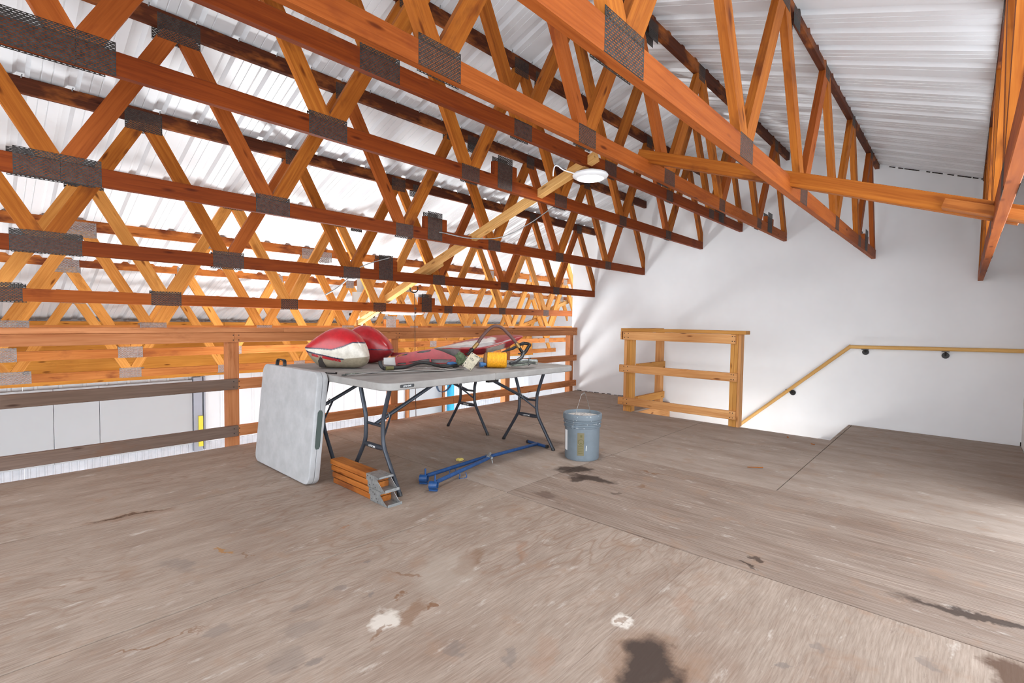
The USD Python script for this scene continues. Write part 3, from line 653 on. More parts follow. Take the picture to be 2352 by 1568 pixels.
gb('post', (6.235, 3.0, -.25), (6.235, 3.0, .972), .085, .085, 'guard_wood', (1, 0, 0))
gb('return_rail', (XG+.05, 2.94, .535), (6.24, 2.94, .535), .038, .089, 'guard_wood_dark')
gb('return_rail', (XG+.05, 2.94, .135), (6.24, 2.94, .135), .038, .089, 'guard_wood_dark')
m_ = []
for yy in (1.79, 1.765, 3.0, 3.05):
    for z in (.95, .90, .55, .50, .15, .10): m_.append(cyl((XG-.080, yy, z), (XG-.074, yy, z), .005, 8))
add('nail_head', cat_(m_), 'dark_gap', sg, kind='stuff')
# stairs below
st = thing('stair', 'plain timber stair descending along the white wall', 'stairs', (6.0, 2.2, -1.2))
for k in range(11):
    yk, zk = .93+k*.215, -.19*(k+1)
    add('tread', box(5.50, XW-.03, yk, yk+.245, zk-.03, zk), 'white_wall', st)
    add('riser', box(5.50, XW-.03, yk-.012, yk, zk, zk+.16), 'white_wall', st)
sw = thing('unseen_wall_stairwell', kind='structure')  # unseen below the loft; its white face brightens the stairwell
add('wall_sheet', box(5.40, 5.455, .85, 4.4, -2.5, -.245), 'white_wall', sw)

# ------------------------------------------------------------------ handrail on the wall
hr = thing('handrail', 'light round wooden handrail on black brackets along the white wall', 'handrail', (6.43, .9, .85))
add('rail', tube([(6.43, -.40, .872), (6.43, .30, .862), (6.43, .918, .852)], .019, 16), 'handrail_wood', hr, smooth=40, grain=((6.43, 0, 0), (0, 1, 0)))
add('rail', tube([(6.43, .90, .864), (6.43, 2.217, -.345), (6.43, 3.1, -1.15)], .019, 16), 'handrail_wood', hr, smooth=40, grain=((6.43, 0, 0), (0, 1, -.92)))
for yb_, zb_, dy in ((.778, .80, 0), (.132, .80, 0), (1.456, .292, .035)):
    zt = {.778: .838, .132: .848}.get(yb_, .335)
    br_ = cat_([cyl((XW, yb_, zb_), (XW-.012, yb_, zb_), .030, 24), cyl((XW-.012, yb_, zb_), (XW-.02, yb_, zb_), .018, 20),
                tube(smooth_path([(XW-.015, yb_, zb_), (XW-.05, yb_+dy*.5, zb_+.006), (6.43, yb_+dy, zt-.012)], 6), .0075, 10), box(6.418, 6.442, yb_+dy-.03, yb_+dy+.03, zt-.012, zt-.006)])
    add('bracket', br_, 'black_metal', hr, smooth=35)

# ------------------------------------------------------------------ folding tables
def dup(src, name, loc, label):
    x = UsdGeom.Xform.Define(stage, path_for(name, None)); p = x.GetPrim()
    was = src.GetCustomData()
    p.GetReferences().AddInternalReference(src.GetPath()); p.SetInstanceable(True)
    p.GetAttribute('xformOp:translate').Set(Gf.Vec3d(*map(float, loc)))
    p.SetCustomDataByKey('label', label)
    for k in ('category', 'group'):
        if k in was: p.SetCustomDataByKey(k, was[k])
    return p
def rounded(x0, y0, x1, y1, r, n=6): return sbox(x0+r, y0+r, x1-r, y1-r).buffer(r, quad_segs=n)
def shell(poly, z0, z1, e=.008):
    """plate with rounded upper and lower rims"""
    return cat_([prism_z(poly.buffer(-e), z0, z0+.001)]) if False else cat_([loft_z(poly, [(z0, -e), (z0+e*.35, -e*.3), (z0+e, 0), (z1-e, 0), (z1-e*.35, -e*.3), (z1, -e)])])
def loft_z(poly, levels):
    c = np.array(poly.exterior.coords)[:-1]; n = len(c); ctr = c.mean(0)
    d = c - ctr; nx = np.roll(c, -1, 0) - np.roll(c, 1, 0); nrm = np.stack([nx[:, 1], -nx[:, 0]], 1)
    nrm /= np.linalg.norm(nrm, axis=1, keepdims=True) + 1e-12
    if poly.exterior.is_ccw is False: nrm = -nrm
    V, F = [], []
    for z, o in levels: V.append(np.column_stack([c + nrm*o, np.full(n, z)]))
    V = np.vstack(V); k = len(levels)
    for i in range(k-1):
        for j in range(n):
            j2 = (j+1) % n; F += [(i*n+j, i*n+j2, (i+1)*n+j2), (i*n+j, (i+1)*n+j2, (i+1)*n+j)]
    a, b = len(V), len(V)+1
    V = np.vstack([V, [*ctr, levels[0][0]], [*ctr, levels[-1][0]]])
    for j in range(n):
        j2 = (j+1) % n; F += [(a, j2, j), (b, (k-1)*n+j, (k-1)*n+j2)]
    t = trimesh.Trimesh(V, F, process=False)
    if not poly.exterior.is_ccw: t.invert()
    return t
TX0, TX1, TYC, TZ = 1.60, 3.46, 2.80, .712
def make_table():
    t = thing('folding_table', 'white plastic folding table on grey legs nearest the camera, hose pump and cable on it', 'table', ((TX0+TX1)/2, TYC, 0), group='folding tables')
    xm = 2.50
    y0, y1 = TYC-.38, TYC+.38
    L1 = sbox(TX0+.1, y0, xm-.001, y1).union(rounded(TX0, y0, xm-.05, y1, .10))
    L2 = sbox(xm+.001, y0, TX1-.1, y1).union(rounded(xm+.05, y0, TX1, y1, .07))
    add('tabletop', shell(L1, TZ-.046, TZ), 'table_plastic_dusty', t, smooth=30)
    add('tabletop', shell(L2, TZ-.046, TZ), 'table_plastic_dusty', t, smooth=30)
    add('rim_rail', cat_([box(TX0+.10, TX1-.10, y0+.12, y0+.14, TZ-.062, TZ-.046), box(TX0+.10, TX1-.10, y1-.14, y1-.12, TZ-.062, TZ-.046)]), 'table_leg_grey', t)
    for xl, s in ((1.77, 1), (3.30, -1)):
        for sg_ in (-1, 1):
            prof = [(.178, TZ-.05), (.155, .60), (.110, .475), (.100, .42), (.100, .33), (.112, .275), (.15, .21), (.283, .012)]
            add('leg', tube(smooth_path([(xl, TYC+sg_*a, z) for a, z in prof], 5), .0135, 12), 'table_leg_grey', t, smooth=40)
            add('foot_cap', cyl((xl, TYC+sg_*.288, .0), (xl, TYC+sg_*.277, .022), .0155, 12), 'black_plastic', t)
        cbp = tube([(xl, TYC-.115, .262), (xl, TYC-.06, .262), (xl, TYC+.06, .262), (xl, TYC+.115, .262)], [.012, .017, .017, .012], 12)
        add('crossbar', cbp, 'table_leg_grey', t, smooth=40)
        txt = meshkit.text_mesh('LIFETIME', .012, .001)
        txt.apply_translation(-txt.bounds.mean(0)); v = txt.vertices.copy()
        txt.vertices = np.stack([np.full(len(v), xl-.0175) - v[:, 2], TYC - v[:, 0], .262 + v[:, 1]], 1)
        add('lettering', txt, 'label_white', t)
        # folding brace: spreader between the legs, arm up to the middle, ring lock
        add('spreader', cyl((xl+s*.005, TYC-.10, .40), (xl+s*.005, TYC+.10, .40), .009, 10), 'table_leg_grey', t, smooth=40)
        add('brace_arm', tube([(xl+s*.005, TYC, .40), (xl+s*.16, TYC, .47), (xl+s*.56, TYC, TZ-.06)], [.012, .013, .0115], 10), 'table_leg_grey', t, smooth=40)
        add('brace_strut', cyl((xl+s*.13, TYC, .455), (xl+s*.005, TYC-.10, .33), .007, 8), 'table_leg_grey', t, smooth=40)
        ang = np.linspace(0, 2*np.pi, 20, endpoint=False)
        add('lock_ring', tube(np.stack([np.full(20, xl+s*.10), TYC+.020*np.cos(ang), .44+.026*np.sin(ang)], 1), .0025, 6, closed=True), 'galvanized', t, smooth=True)
    badge = prism_y(rounded(1.70, TZ-.032, 1.80, TZ-.013, .006), y0-.0015, y0+.002)
    add('badge', badge, 'black_plastic', t)
    txt = meshkit.text_mesh('LIFETIME', .009, .001); txt.apply_translation(-txt.bounds.mean(0)); v = txt.vertices.copy()
    txt.vertices = np.stack([1.75 + v[:, 0], y0-.0016 - v[:, 2], TZ-.0225 + v[:, 1]], 1)
    add('lettering', txt, 'label_white', t)
    add('hinge', box(xm-.05, xm+.05, y0+.02, y0+.05, TZ-.064, TZ-.046), 'black_metal', t)
    return t
tb1 = make_table()
tb2 = dup(tb1, 'folding_table', ((TX0+TX1)/2, TYC+.778, 0), 'white plastic folding table further from the camera, red tank on its near end')

# third table, folded in half and leaning on the ends of the other two
ft = thing('folded_table', 'white plastic table folded in half like a case, leaning on end by the other tables', 'table', (1.5, 3.49, 0), group='folding tables')
lean = math.atan2(.068, .715)
def lean_pts(me):
    v = me.vertices.copy()      # local: X = thickness (0 front), Y along y, Z up the panel
    o = np.array([1.450, 0, 0]); c, s = math.cos(lean), math.sin(lean)
    me.vertices = np.stack([o[0] + v[:, 0]*c + v[:, 2]*s, v[:, 1], v[:, 2]*c - v[:, 0]*s + .077*s], 1); return me
def half(x0, x1):
    p = rounded(0, 0, .73, .87, .06, 8)     # (Z, Y)
    l = loft_z(p, [(x0, -.010), (x0+.004, -.003), (x0+.012, 0), (x1-.002, 0), (x1, -.002)]) if x0 == 0 else loft_z(p, [(x0, -.002), (x0+.002, 0), (x1-.012, 0), (x1-.004, -.003), (x1, -.010)])
    v = l.vertices.copy(); l.vertices = np.stack([v[:, 2], 3.055 + v[:, 1], v[:, 0]], 1); l.fix_normals(); return l
h1, h2 = half(0, .0375), half(.0395, .077)
slot = lambda: sbox(.26, -.01, .48, .012)
add('tabletop', lean_pts(h1), 'table_plastic', ft, smooth=35)
add('tabletop', lean_pts(h2), 'table_plastic', ft, smooth=35)
rc = prism_z(Polygon([(.022, .25), (.030, .235), (.048, .235), (.056, .25), (.056, .47), (.048, .485), (.030, .485), (.022, .47)]), 0, .004)
v = rc.vertices.copy(); rc.vertices = np.stack([v[:, 0], 3.053 + v[:, 2], v[:, 1]], 1)
add('recess', lean_pts(rc), 'recess_green', ft, label='dark green finger recess in the edge')
hd = smooth_path([(.039, 3.64, .715), (.039, 3.645, .755), (.039, 3.665, .772), (.039, 3.745, .772), (.039, 3.765, .755), (.039, 3.77, .715)], 5)
hd = cat_([lumber(hd[i], hd[i+1], .024, .011, (0, 0, 1) if abs(hd[i+1][1]-hd[i][1]) > abs(hd[i+1][2]-hd[i][2]) else (0, 1, 0), .002) for i in range(len(hd)-1)])
add('handle', lean_pts(hd), 'black_plastic', ft, label='black carrying handle')
scr = lean_pts(box(-.0006, .002, 3.3, 3.42, .30, .302))

# ------------------------------------------------------------------ what lies on the tables
ER, EF = np.array([.6725, -.740, 0]), np.array([.740, .6725, 0])     # across and along the line of the tables' contents
def local(P, u, v, z): return np.asarray(P) + np.outer(np.atleast_1d(u), ER) + np.outer(np.atleast_1d(v), EF) + np.outer(np.atleast_1d(z), [0, 0, 1.])
RED, NAVY, CREAM, DIRT, DRED = np.array([.42, .012, .018]), np.array([.02, .022, .05]), np.array([.60, .55, .47]), np.array([.26, .215, .15]), np.array([.24, .010, .014])
def tank(P, tops, bots, hw, paint, name, label, flip=1, notch=None):
    s = .00328/7.84
    us = np.linspace(0, 1, 97); nn = 120
    tu = np.array(tops, float); bu = np.array(bots, float)
    x0, x1_ = tu[0, 0], tu[-1, 0]
    cx = x0 + (x1_-x0)*(.5-.5*np.cos(np.pi*us))
    zt = np.interp(cx, tu[:, 0], tu[:, 1]); zb_ = np.interp(cx, bu[:, 0], bu[:, 1])
    from scipy.ndimage import gaussian_filter1d
    zt[1:-1] = gaussian_filter1d(zt, 3.2)[1:-1]; zb_[1:-1] = gaussian_filter1d(zb_, 2.4)[1:-1]
    V = []; ang = np.arange(nn)*2*np.pi/nn
    for k in range(len(us)):
        w = hw*max(.02, math.sin(math.pi*min(1, max(0, us[k])))**.55)
        zc, hh = (zt[k]+zb_[k])/2, max(1e-3, (zb_[k]-zt[k])/2)
        ca, sa = np.cos(ang), np.sin(ang)
        v_ = w*np.sign(ca)*np.abs(ca)**.8; zz = zc - hh*np.sign(sa)*np.abs(sa)**.85
        V.append(local(P, np.full(nn, (cx[k]-850)*s*flip), v_, (930-zz)*s))
    V = np.vstack(V); F = []
    for i in range(len(us)-1):
        for j in range(nn):
            j2 = (j+1) % nn; F += [(i*nn+j, i*nn+j2, (i+1)*nn+j2), (i*nn+j, (i+1)*nn+j2, (i+1)*nn+j)]
    m_ = trimesh.Trimesh(V, F, process=False)
    if m_.volume < 0: m_.invert()
    m_ = m_.subdivide()
    t = thing(name, label, 'fuel tank', P)
    def col(pts):
        d = pts - np.asarray(P); cxp = (d @ ER)/s*flip + 850; cyp = 930 - d[:, 2]/s
        return paint(cxp, cyp, d @ EF)
    add('tank_body', m_, 'painted', t, smooth=True, color=col)
    return t, s
P1 = np.array([1.791, 3.356, TZ]) + .115*EF + [0, 0, .002]
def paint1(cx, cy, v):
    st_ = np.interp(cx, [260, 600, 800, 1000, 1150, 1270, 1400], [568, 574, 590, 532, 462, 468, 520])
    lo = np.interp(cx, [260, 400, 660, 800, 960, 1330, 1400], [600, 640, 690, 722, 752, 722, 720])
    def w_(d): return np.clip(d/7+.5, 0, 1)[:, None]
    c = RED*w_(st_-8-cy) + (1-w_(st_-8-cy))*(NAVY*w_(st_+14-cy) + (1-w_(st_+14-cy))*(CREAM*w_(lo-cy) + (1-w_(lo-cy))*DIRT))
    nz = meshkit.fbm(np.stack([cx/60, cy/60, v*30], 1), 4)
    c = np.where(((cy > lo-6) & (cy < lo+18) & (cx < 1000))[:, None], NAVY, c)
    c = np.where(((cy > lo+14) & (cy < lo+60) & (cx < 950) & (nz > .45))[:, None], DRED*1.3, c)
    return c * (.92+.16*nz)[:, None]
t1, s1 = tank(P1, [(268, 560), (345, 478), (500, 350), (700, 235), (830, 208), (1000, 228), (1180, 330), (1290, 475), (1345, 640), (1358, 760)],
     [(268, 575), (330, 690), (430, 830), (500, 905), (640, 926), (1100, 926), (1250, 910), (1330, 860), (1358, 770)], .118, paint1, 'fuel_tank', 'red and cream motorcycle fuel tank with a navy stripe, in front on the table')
nt = prism_z(Polygon([(560, 895), (556, 790), (600, 722), (632, 745), (662, 880), (668, 908), (600, 912)]), 0, .012)
v = nt.vertices; add('mount_slot', trimesh.Trimesh(local(P1, (v[:, 0]-850)*s1, -.118*np.interp(v[:, 1], [720, 905], [.93, .66]) - .003 + v[:, 2], (930-v[:, 1])*s1), nt.faces, process=False), 'dark_gap', t1)
P2 = np.array([2.138, 3.573, TZ]) + .15*EF + [0, 0, .002]
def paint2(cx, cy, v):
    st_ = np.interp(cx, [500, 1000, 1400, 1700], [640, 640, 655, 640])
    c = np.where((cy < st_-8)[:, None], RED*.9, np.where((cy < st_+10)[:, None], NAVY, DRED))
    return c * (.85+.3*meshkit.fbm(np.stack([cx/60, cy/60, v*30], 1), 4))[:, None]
# same tank turned the other way: nose to the right
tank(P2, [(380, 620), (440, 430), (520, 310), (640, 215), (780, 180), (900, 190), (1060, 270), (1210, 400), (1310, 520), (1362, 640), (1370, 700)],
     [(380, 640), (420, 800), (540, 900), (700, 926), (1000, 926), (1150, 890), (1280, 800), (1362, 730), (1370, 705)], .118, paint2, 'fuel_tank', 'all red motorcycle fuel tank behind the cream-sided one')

O = np.array([2.568, 2.756, TZ]); S = .000595
def Q(cx, cy, v=0.):
    """table-local drawing units (u right, height up) at the distance v behind the front row"""
    k = 1 + v/3.81
    return O + (cx-1232)*S*k*ER + v*EF + np.array([0, 0, (717-cy)*S*k - .097*v])
def QT(cx, cy, r):
    """the point of that drawing position which lies r above the table top"""
    v = 0.
    for _ in range(30): v += (Q(cx, cy, v)[2] - TZ - r)/(.097 + .0)
    return Q(cx, cy, v)
def QTs(L_, r): return np.array([QT(a[0], a[1], a[2] if len(a) > 2 else r) for a in L_])
def Qs(L_, v=0.): return np.array([Q(a[0], a[1], a[2] if len(a) > 2 else v) for a in L_])
def slab(poly, v0, v1, hole=None):
    p = Polygon(poly)
    for h in hole or []: p = p.difference(Polygon(h))
    e = trimesh.creation.extrude_polygon(p, 1.0, engine='earcut'); v = e.vertices
    e.vertices = np.array([Q(a, b, v0 + (v1-v0)*c) for a, b, c in v]); e.fix_normals(); return e
def strip(rows, nsub=8, thick=.004):
    """lofted shell through rows of points (each resampled)"""
    R = []
    for r in rows:
        p = smooth_path(r, 6); d = np.r_[0, np.cumsum(np.linalg.norm(np.diff(p, axis=0), axis=1))]; q = np.linspace(0, d[-1], 41)
        R.append(np.stack([np.interp(q, d, p[:, k]) for k in range(3)], 1))
    R = np.array(R); A = np.array([smooth_path(R[:, j], nsub) if len(rows) > 2 else np.linspace(R[0, j], R[-1, j], nsub+1) for j in range(R.shape[1])])
    a, b = A.shape[:2]; V = A.reshape(-1, 3); F = []
    for i in range(a-1):
        for j in range(b-1):
            p = i*b+j; F += [(p, p+1, p+b+1), (p, p+b+1, p+b)]
    t = trimesh.Trimesh(V, F, process=False); n = t.vertex_normals
    W = V - n*thick; N_ = len(V)
    rim = [i for i in range(b)] + [i*b+b-1 for i in range(1, a)] + [(a-1)*b+j for j in range(b-2, -1, -1)] + [i*b for i in range(a-2, 0, -1)]
    F2 = list(map(tuple, F)) + [(x+N_, z+N_, y+N_) for x, y, z in F]
    for i in range(len(rim)):
        p, q = rim[i], rim[(i+1) % len(rim)]; F2 += [(p, p+N_, q+N_), (p, q+N_, q)]
    m_ = trimesh.Trimesh(np.vstack([V, W]), F2, process=False); m_.fix_normals(); return m_
fu = thing('motorcycle_fairing', 'long red and grey painted fairing panel lying tilted on top of the pile', 'fairing', Q(1300, 600, .3))
upper = Qs([(720, 452, .50), (840, 425, .52), (1000, 378, .54), (1200, 328, .56), (1400, 292, .56), (1600, 276, .55), (1750, 273, .52), (1838, 283, .45)])
mid_ = Qs([(722, 455, .42), (850, 436, .40), (1000, 410, .38), (1200, 384, .36), (1400, 352, .35), (1600, 322, .36), (1750, 296, .40), (1841, 289, .43)])
lower = Qs([(724, 462, .36), (860, 457, .27), (1000, 459, .22), (1150, 464, .20), (1300, 460, .19), (1500, 420, .20), (1700, 355, .28), (1843, 297, .42)])
def fcol(pts):
    d = pts - O; cx = (d @ ER)/S/1.08 + 1232; v = d @ EF; k = 1+v/3.81; cy = 717 - (d[:, 2] + .097*v)/S/k
    n = meshkit.fbm(np.stack([cx/90, cy/40, v*6], 1), 4)
    topy = np.interp(cx, [720, 1000, 1400, 1838], [452, 378, 292, 283]); boty = np.interp(cx, [720, 1000, 1300, 1500, 1843], [462, 459, 460, 420, 297])
    f = (cy-topy)/np.maximum(4, boty-topy)
    grey = np.array([.42, .41, .41]); wht = np.array([.62, .60, .58])
    c = np.where((f < .16 + .25*(n-.5))[:, None], RED*.75, np.where((f < .55)[:, None], wht, np.where((f < .86)[:, None], grey, DRED*1.4)))
    return np.where(((cx > 1500) & (f < .75))[:, None], RED*.65, c)*(.75+.5*n)[:, None]
add('outer_shell', strip([upper, mid_, lower]), 'painted', fu, smooth=40, color=fcol)
low2 = Qs([(724, 463, .36), (860, 540, .28), (1000, 572, .24), (1060, 560, .24), (1200, 535, .24), (1350, 530, .24), (1480, 490, .26), (1650, 440, .30), (1760, 370, .34), (1843, 299, .42)])
def scol(pts):
    d = pts - O; cx = (d @ ER)/S/1.06 + 1232
    c = np.where((cx < 1060)[:, None], np.array([.17, .16, .155]), np.where((cx < 1400)[:, None], DRED*.7, np.where((cx < 1640)[:, None], np.array([.36, .33, .30]), RED*.6)))
    return c
add('side_skirt', strip([lower, low2], 6, .003), 'painted', fu, smooth=40, color=scol)
fl2 = thing('motorcycle_fairing', 'red open fairing frame with dark openings lying under the tilted panel', 'fairing', Q(650, 600, .3))
add('frame', slab([(250, 592), (268, 560), (340, 530), (430, 517), (520, 498), (640, 478), (725, 462), (860, 500), (1000, 560), (1062, 592), (1000, 640), (850, 655), (690, 660), (560, 668), (400, 676), (262, 684)], .17, .21,
    [[(275, 578), (300, 553), (360, 536), (418, 530), (400, 548), (330, 562)], [(528, 520), (560, 500), (640, 490), (715, 482), (690, 500), (600, 520)], [(420, 640), (600, 605), (690, 592), (690, 640), (560, 655)], [(705, 600), (850, 596), (980, 600), (900, 640), (720, 645)], [(268, 672), (300, 650), (390, 645), (390, 668)]]), 'painted', fl2, color=lambda p: np.tile(RED*.8, (len(p), 1)))
add('backing', slab([(262, 580), (420, 522), (720, 470), (1040, 590), (980, 645), (400, 672), (262, 682)], .213, .225), 'grey_shell', fl2)
add('side_plate', slab([(103, 588), (250, 580), (256, 682), (103, 672)], .20, .215), 'white_paint', fl2, label='plain white plate at the end of the frame')
fs = thing('motorcycle_fairing', 'narrow red painted strip reaching from the frame back to the red tank', 'fairing', Q(200, 560, .4))
add('strip', slab([(150, 523), (430, 514), (330, 540), (210, 560), (160, 572)], .47, .53), 'painted', fs, color=lambda p: np.tile(RED*.7, (len(p), 1)))
# hand pump with its hose
hp = thing('hose_pump', 'brown hose arched between brass couplings, with black pump handles at its right end', 'hose', Q(1550, 400, .1))
add('hose', tube(smooth_path(Qs([(1312, 395, .05), (1350, 330, .06), (1420, 240, .08), (1490, 178, .09), (1550, 166, .10), (1620, 192, .11), (1700, 270, .12), (1770, 345, .12), (1806, 392, .12)]), 8), .0125, 14), 'rubber_brown', hp, smooth=True)
add('coupling', tube(Qs([(1262, 452, .045), (1285, 425, .047), (1318, 385, .05)]), .0155, 14), 'brass', hp, smooth=35)
add('coupling', tube(Qs([(1796, 380, .12), (1825, 420, .12), (1840, 436, .12)]), [.0155, .0155, .013], 14), 'brass', hp, smooth=35)
add('valve', cat_([tube(Qs([(1190, 535, .035), (1215, 508, .04), (1262, 452, .045)]), .012, 12), tube(Qs([(1228, 488, .04), (1248, 466, .043)]), .0175, 12), tube(Qs([(1165, 520, .03), (1185, 520, .03), (1196, 540, .03), (1180, 552, .03), (1166, 545, .03)]), .005, 8)]), 'black_metal', hp, smooth=35)
add('elbow_pipe', tube(smooth_path(Qs([(1832, 428, .12), (1862, 478, .13), (1890, 505, .13), (1915, 485, .13), (1950, 425, .13), (1965, 402, .13), (1940, 385, .14), (1890, 378, .15)]), 6), .0125, 12), 'black_metal', hp, smooth=35)
add('pump_handle', cat_([tube(Qs([(1890, 378, .15), (1830, 400, .16), (1740, 450, .17), (1600, 497, .18)]), [.015, .011, .012, .004], 10), tube(Qs([(1895, 495, .12), (1870, 560, .09), (1800, 615, .05), (1735, 640, .0)]), [.013, .014, .014, .012], 10), tube(Qs([(1820, 512, .12), (1880, 512, .12)]), .006, 8)]), 'black_plastic', hp, smooth=35)
bx = thing('switch_box', 'cream box cover with four dark screws, standing tilted against the hose end', 'box', Q(1265, 620, 0))
cs = [(1270, 500), (1385, 572), (1262, 738), (1148, 672)]
bp_ = Polygon(cs).buffer(-10).buffer(10, quad_segs=4)
add('cover', slab(list(bp_.exterior.coords)[:-1], -.150, -.122), 'cream_box', bx)
add('screw', cat_([cyl(Q(a, b, -.1525), Q(a, b, -.145), .0045, 8) for a, b in ((1277, 517), (1366, 572), (1256, 716), (1166, 668), (1190, 640), (1340, 560))]), 'ink', bx)
m_ = []
for pts in ([(1255, 572), (1266, 590), (1262, 604)], [(1274, 574), (1290, 592), (1276, 606), (1296, 606)], [(1310, 540), (1318, 556)], [(1322, 545), (1330, 560)]):
    m_.append(tube(Qs(pts, -.1512), .0016, 5))
add('pen_mark', cat_(m_), 'ink', bx)
sp_ = thing('rope_spool', 'brown spool wound full with orange yellow rope, lying on its side', 'spool', Q(1545, 600, .12))
def axial(prof, n=40, v=.12, cy=None):
    r_ = .061; base = np.array([0, 0, TZ + r_ + .001])
    C0 = Q(1545, 600, v); C0[2] = TZ + r_ + .001
    l = lathe(prof, n); w = l.vertices.copy()
    l.vertices = C0 + np.outer(w[:, 2], ER) + np.outer(w[:, 0], EF) + np.outer(w[:, 1], [0, 0, 1.]); l.fix_normals(); return l
prof = [(.001, -.068), (.055, -.068)]
for k in range(28): prof += [(.0595, -.068+.005*k+.0006), (.061, -.068+.005*k+.0025), (.0595, -.068+.005*k+.0044)]
prof += [(.056, .078), (.05, .082), (.001, .082)]
add('rope', axial(prof), 'rope_yellow', sp_, smooth=50)
add('spool_end', axial([(.001, -.086), (.02, -.086), (.022, -.10), (.045, -.097), (.057, -.088), (.058, -.069), (.001, -.069)]), 'spool_brown', sp_, smooth=40)
rg = thing('green_rag', 'crumpled dark green rag beside the cream box', 'rag', Q(1100, 590, .08))
ic = trimesh.creation.icosphere(4, 1.0); n_ = meshkit.fbm(ic.vertices*2.2 + 5, 4)
vv = ic.vertices*(.55 + .8*n_)[:, None]
add('rag', trimesh.Trimesh(Q(1098, 590, .08) + np.outer(vv[:, 0]*.040, ER) + np.outer(vv[:, 1]*.035, EF) + np.outer(vv[:, 2]*.052, [0, 0, 1.]), ic.faces, process=False), 'rag_green', rg, smooth=True)
bc = thing('blue_fitting', 'pair of small blue plastic fittings between the cream box and the yellow spool', 'fitting', Q(1375, 655, .06))
add('fitting', cat_([cyl(Q(1345, 660, .05), Q(1388, 655, .06), .019, 16), cyl(Q(1388, 655, .06), Q(1415, 652, .07), .013, 16)]), 'blue_cap', bc, smooth=35)
wb_ = thing('wire_bundle', 'tied bundle of mixed grey and green wires at the right end of the pile', 'wires', Q(1850, 640, .12))
for i, mm in enumerate(['wire_mix', 'wire_dark', 'wire_mix', 'galvanized', 'wire_mix', 'olive', 'wire_dark', 'wire_mix', 'wire_steel', 'wire_mix', 'olive', 'wire_mix']):
    a, b = 8+i % 4*16, (i//4)*.03
    pts = [(1740+rng.uniform(-10, 30), 668-a*.5+rng.uniform(-6, 6), .075+b), (1800, 664-a+rng.uniform(-9, 9), .07+b), (1900, 655-a*1.3+rng.uniform(-9, 9), .09+b), (1965, 640-a*.9+rng.uniform(-4, 4), .11+b), (2055+rng.uniform(-25, 15), 636-a*.8+rng.uniform(-14, 14), .14+b)]
    add('wire', tube(smooth_path(Qs(pts), 5), rng.uniform(.005, .0085), 8), mm, wb_, smooth=True)
add('tie', tube(Qs([(1958, 660, .08), (1964, 575, .08), (1967, 565, .20), (1966, 640, .22)]), .004, 6, closed=True), 'wire_dark', wb_)
hbr = thing('bent_tube', 'dark bent tube with an olive grip end lying along the table front', 'tube', Q(600, 670, .2))
add('tube_body', tube(smooth_path(QTs([(272, 716), (420, 700, .015), (560, 650, .030), (680, 648, .030), (800, 676, .016), (920, 690), (1060, 672)], .0135), 7), .0125, 12), 'rubber_black', hbr, smooth=True)
add('grip', tube(QTs([(185, 722), (272, 715)], .0155), .0145, 12), 'olive', hbr, smooth=35)
add('hook_end', tube(smooth_path(np.vstack([QTs([(186, 722), (150, 718)], .0155), QTs([(148, 718)], .0155) + [[-.012, .013, .022], [-.014, .014, .050]]]), 6), [.013]*18 + [.016], 12), 'rubber_black', hbr, smooth=35)
rod = thing('metal_rod', 'thin grey rods bent in flat loops beside the bent tube', 'rods', Q(750, 740, .0))
add('rod', tube(smooth_path(QTs([(300, 752), (480, 735), (600, 714), (720, 704), (900, 716), (1000, 702)], .006), 6), .0042, 8), 'wire_steel', rod, smooth=True)
add('rod', tube(smooth_path(QTs([(560, 738), (700, 746), (860, 744), (930, 732), (860, 724)], .0065), 6), .005, 8), 'wire_steel', rod, smooth=True)
cbn = thing('cable_bundle', 'bundle of thin dark cables with ring ends lying along the near table edge', 'cables', (1.9, 2.85, TZ))
base_ = np.array([[1.640, 2.925, .006], [1.70, 2.90, .010], [1.80, 2.868, .012], [1.95, 2.835, .010], [2.10, 2.80, .008], [2.30, 2.77, .006], [2.48, 2.755, .006]])
for i, mm in enumerate(['wire_dark', 'wire_steel', 'wire_dark', 'wire_mix', 'wire_dark']):
    o = np.stack([np.zeros(7), np.cumsum(nrng.uniform(-.006, .006, 7)) + (i-2)*.008, np.abs(nrng.uniform(0, .006, 7))], 1)
    add('cable', tube(smooth_path(base_ + [0, 0, TZ] + o, 6), .0033, 6), mm, cbn, smooth=True)
ang = np.linspace(0, 2*np.pi, 16, endpoint=False)
add('ring_end', tube(np.stack([1.628+.011*np.cos(ang), 2.930+.011*np.sin(ang), np.full(16, TZ+.007)], 1), .004, 8, closed=True), 'wire_dark', cbn, smooth=True)
bl = thing('bolt', 'small dark bolt lying on the corner where the tables meet', 'bolt', (1.63, 3.1, TZ))
add('bolt', cat_([cyl((1.612, 3.13, TZ+.005), (1.650, 3.075, TZ+.005), .0035, 8), cyl((1.650, 3.075, TZ+.007), (1.655, 3.068, TZ+.007), .007, 6), cyl((1.610, 3.133, TZ+.006), (1.613, 3.129, TZ+.006), .0065, 6)]), 'black_metal', bl)
bcl = thing('blue_scrap', 'dark blue scrap of cloth tucked under the fairing panel', 'cloth', Q(960, 640, .2))
ic = trimesh.creation.icosphere(3, 1.0); n_ = meshkit.fbm(ic.vertices*2.5 + 9, 3); vv = ic.vertices*(.6+.7*n_)[:, None]
add('cloth', trimesh.Trimesh(Q(985, 648, .135) + np.outer(vv[:, 0]*.045, ER) + np.outer(vv[:, 1]*.022, EF) + np.outer(vv[:, 2]*.016, [0, 0, 1.]), ic.faces, process=False), 'blue_cap', bcl, smooth=True)
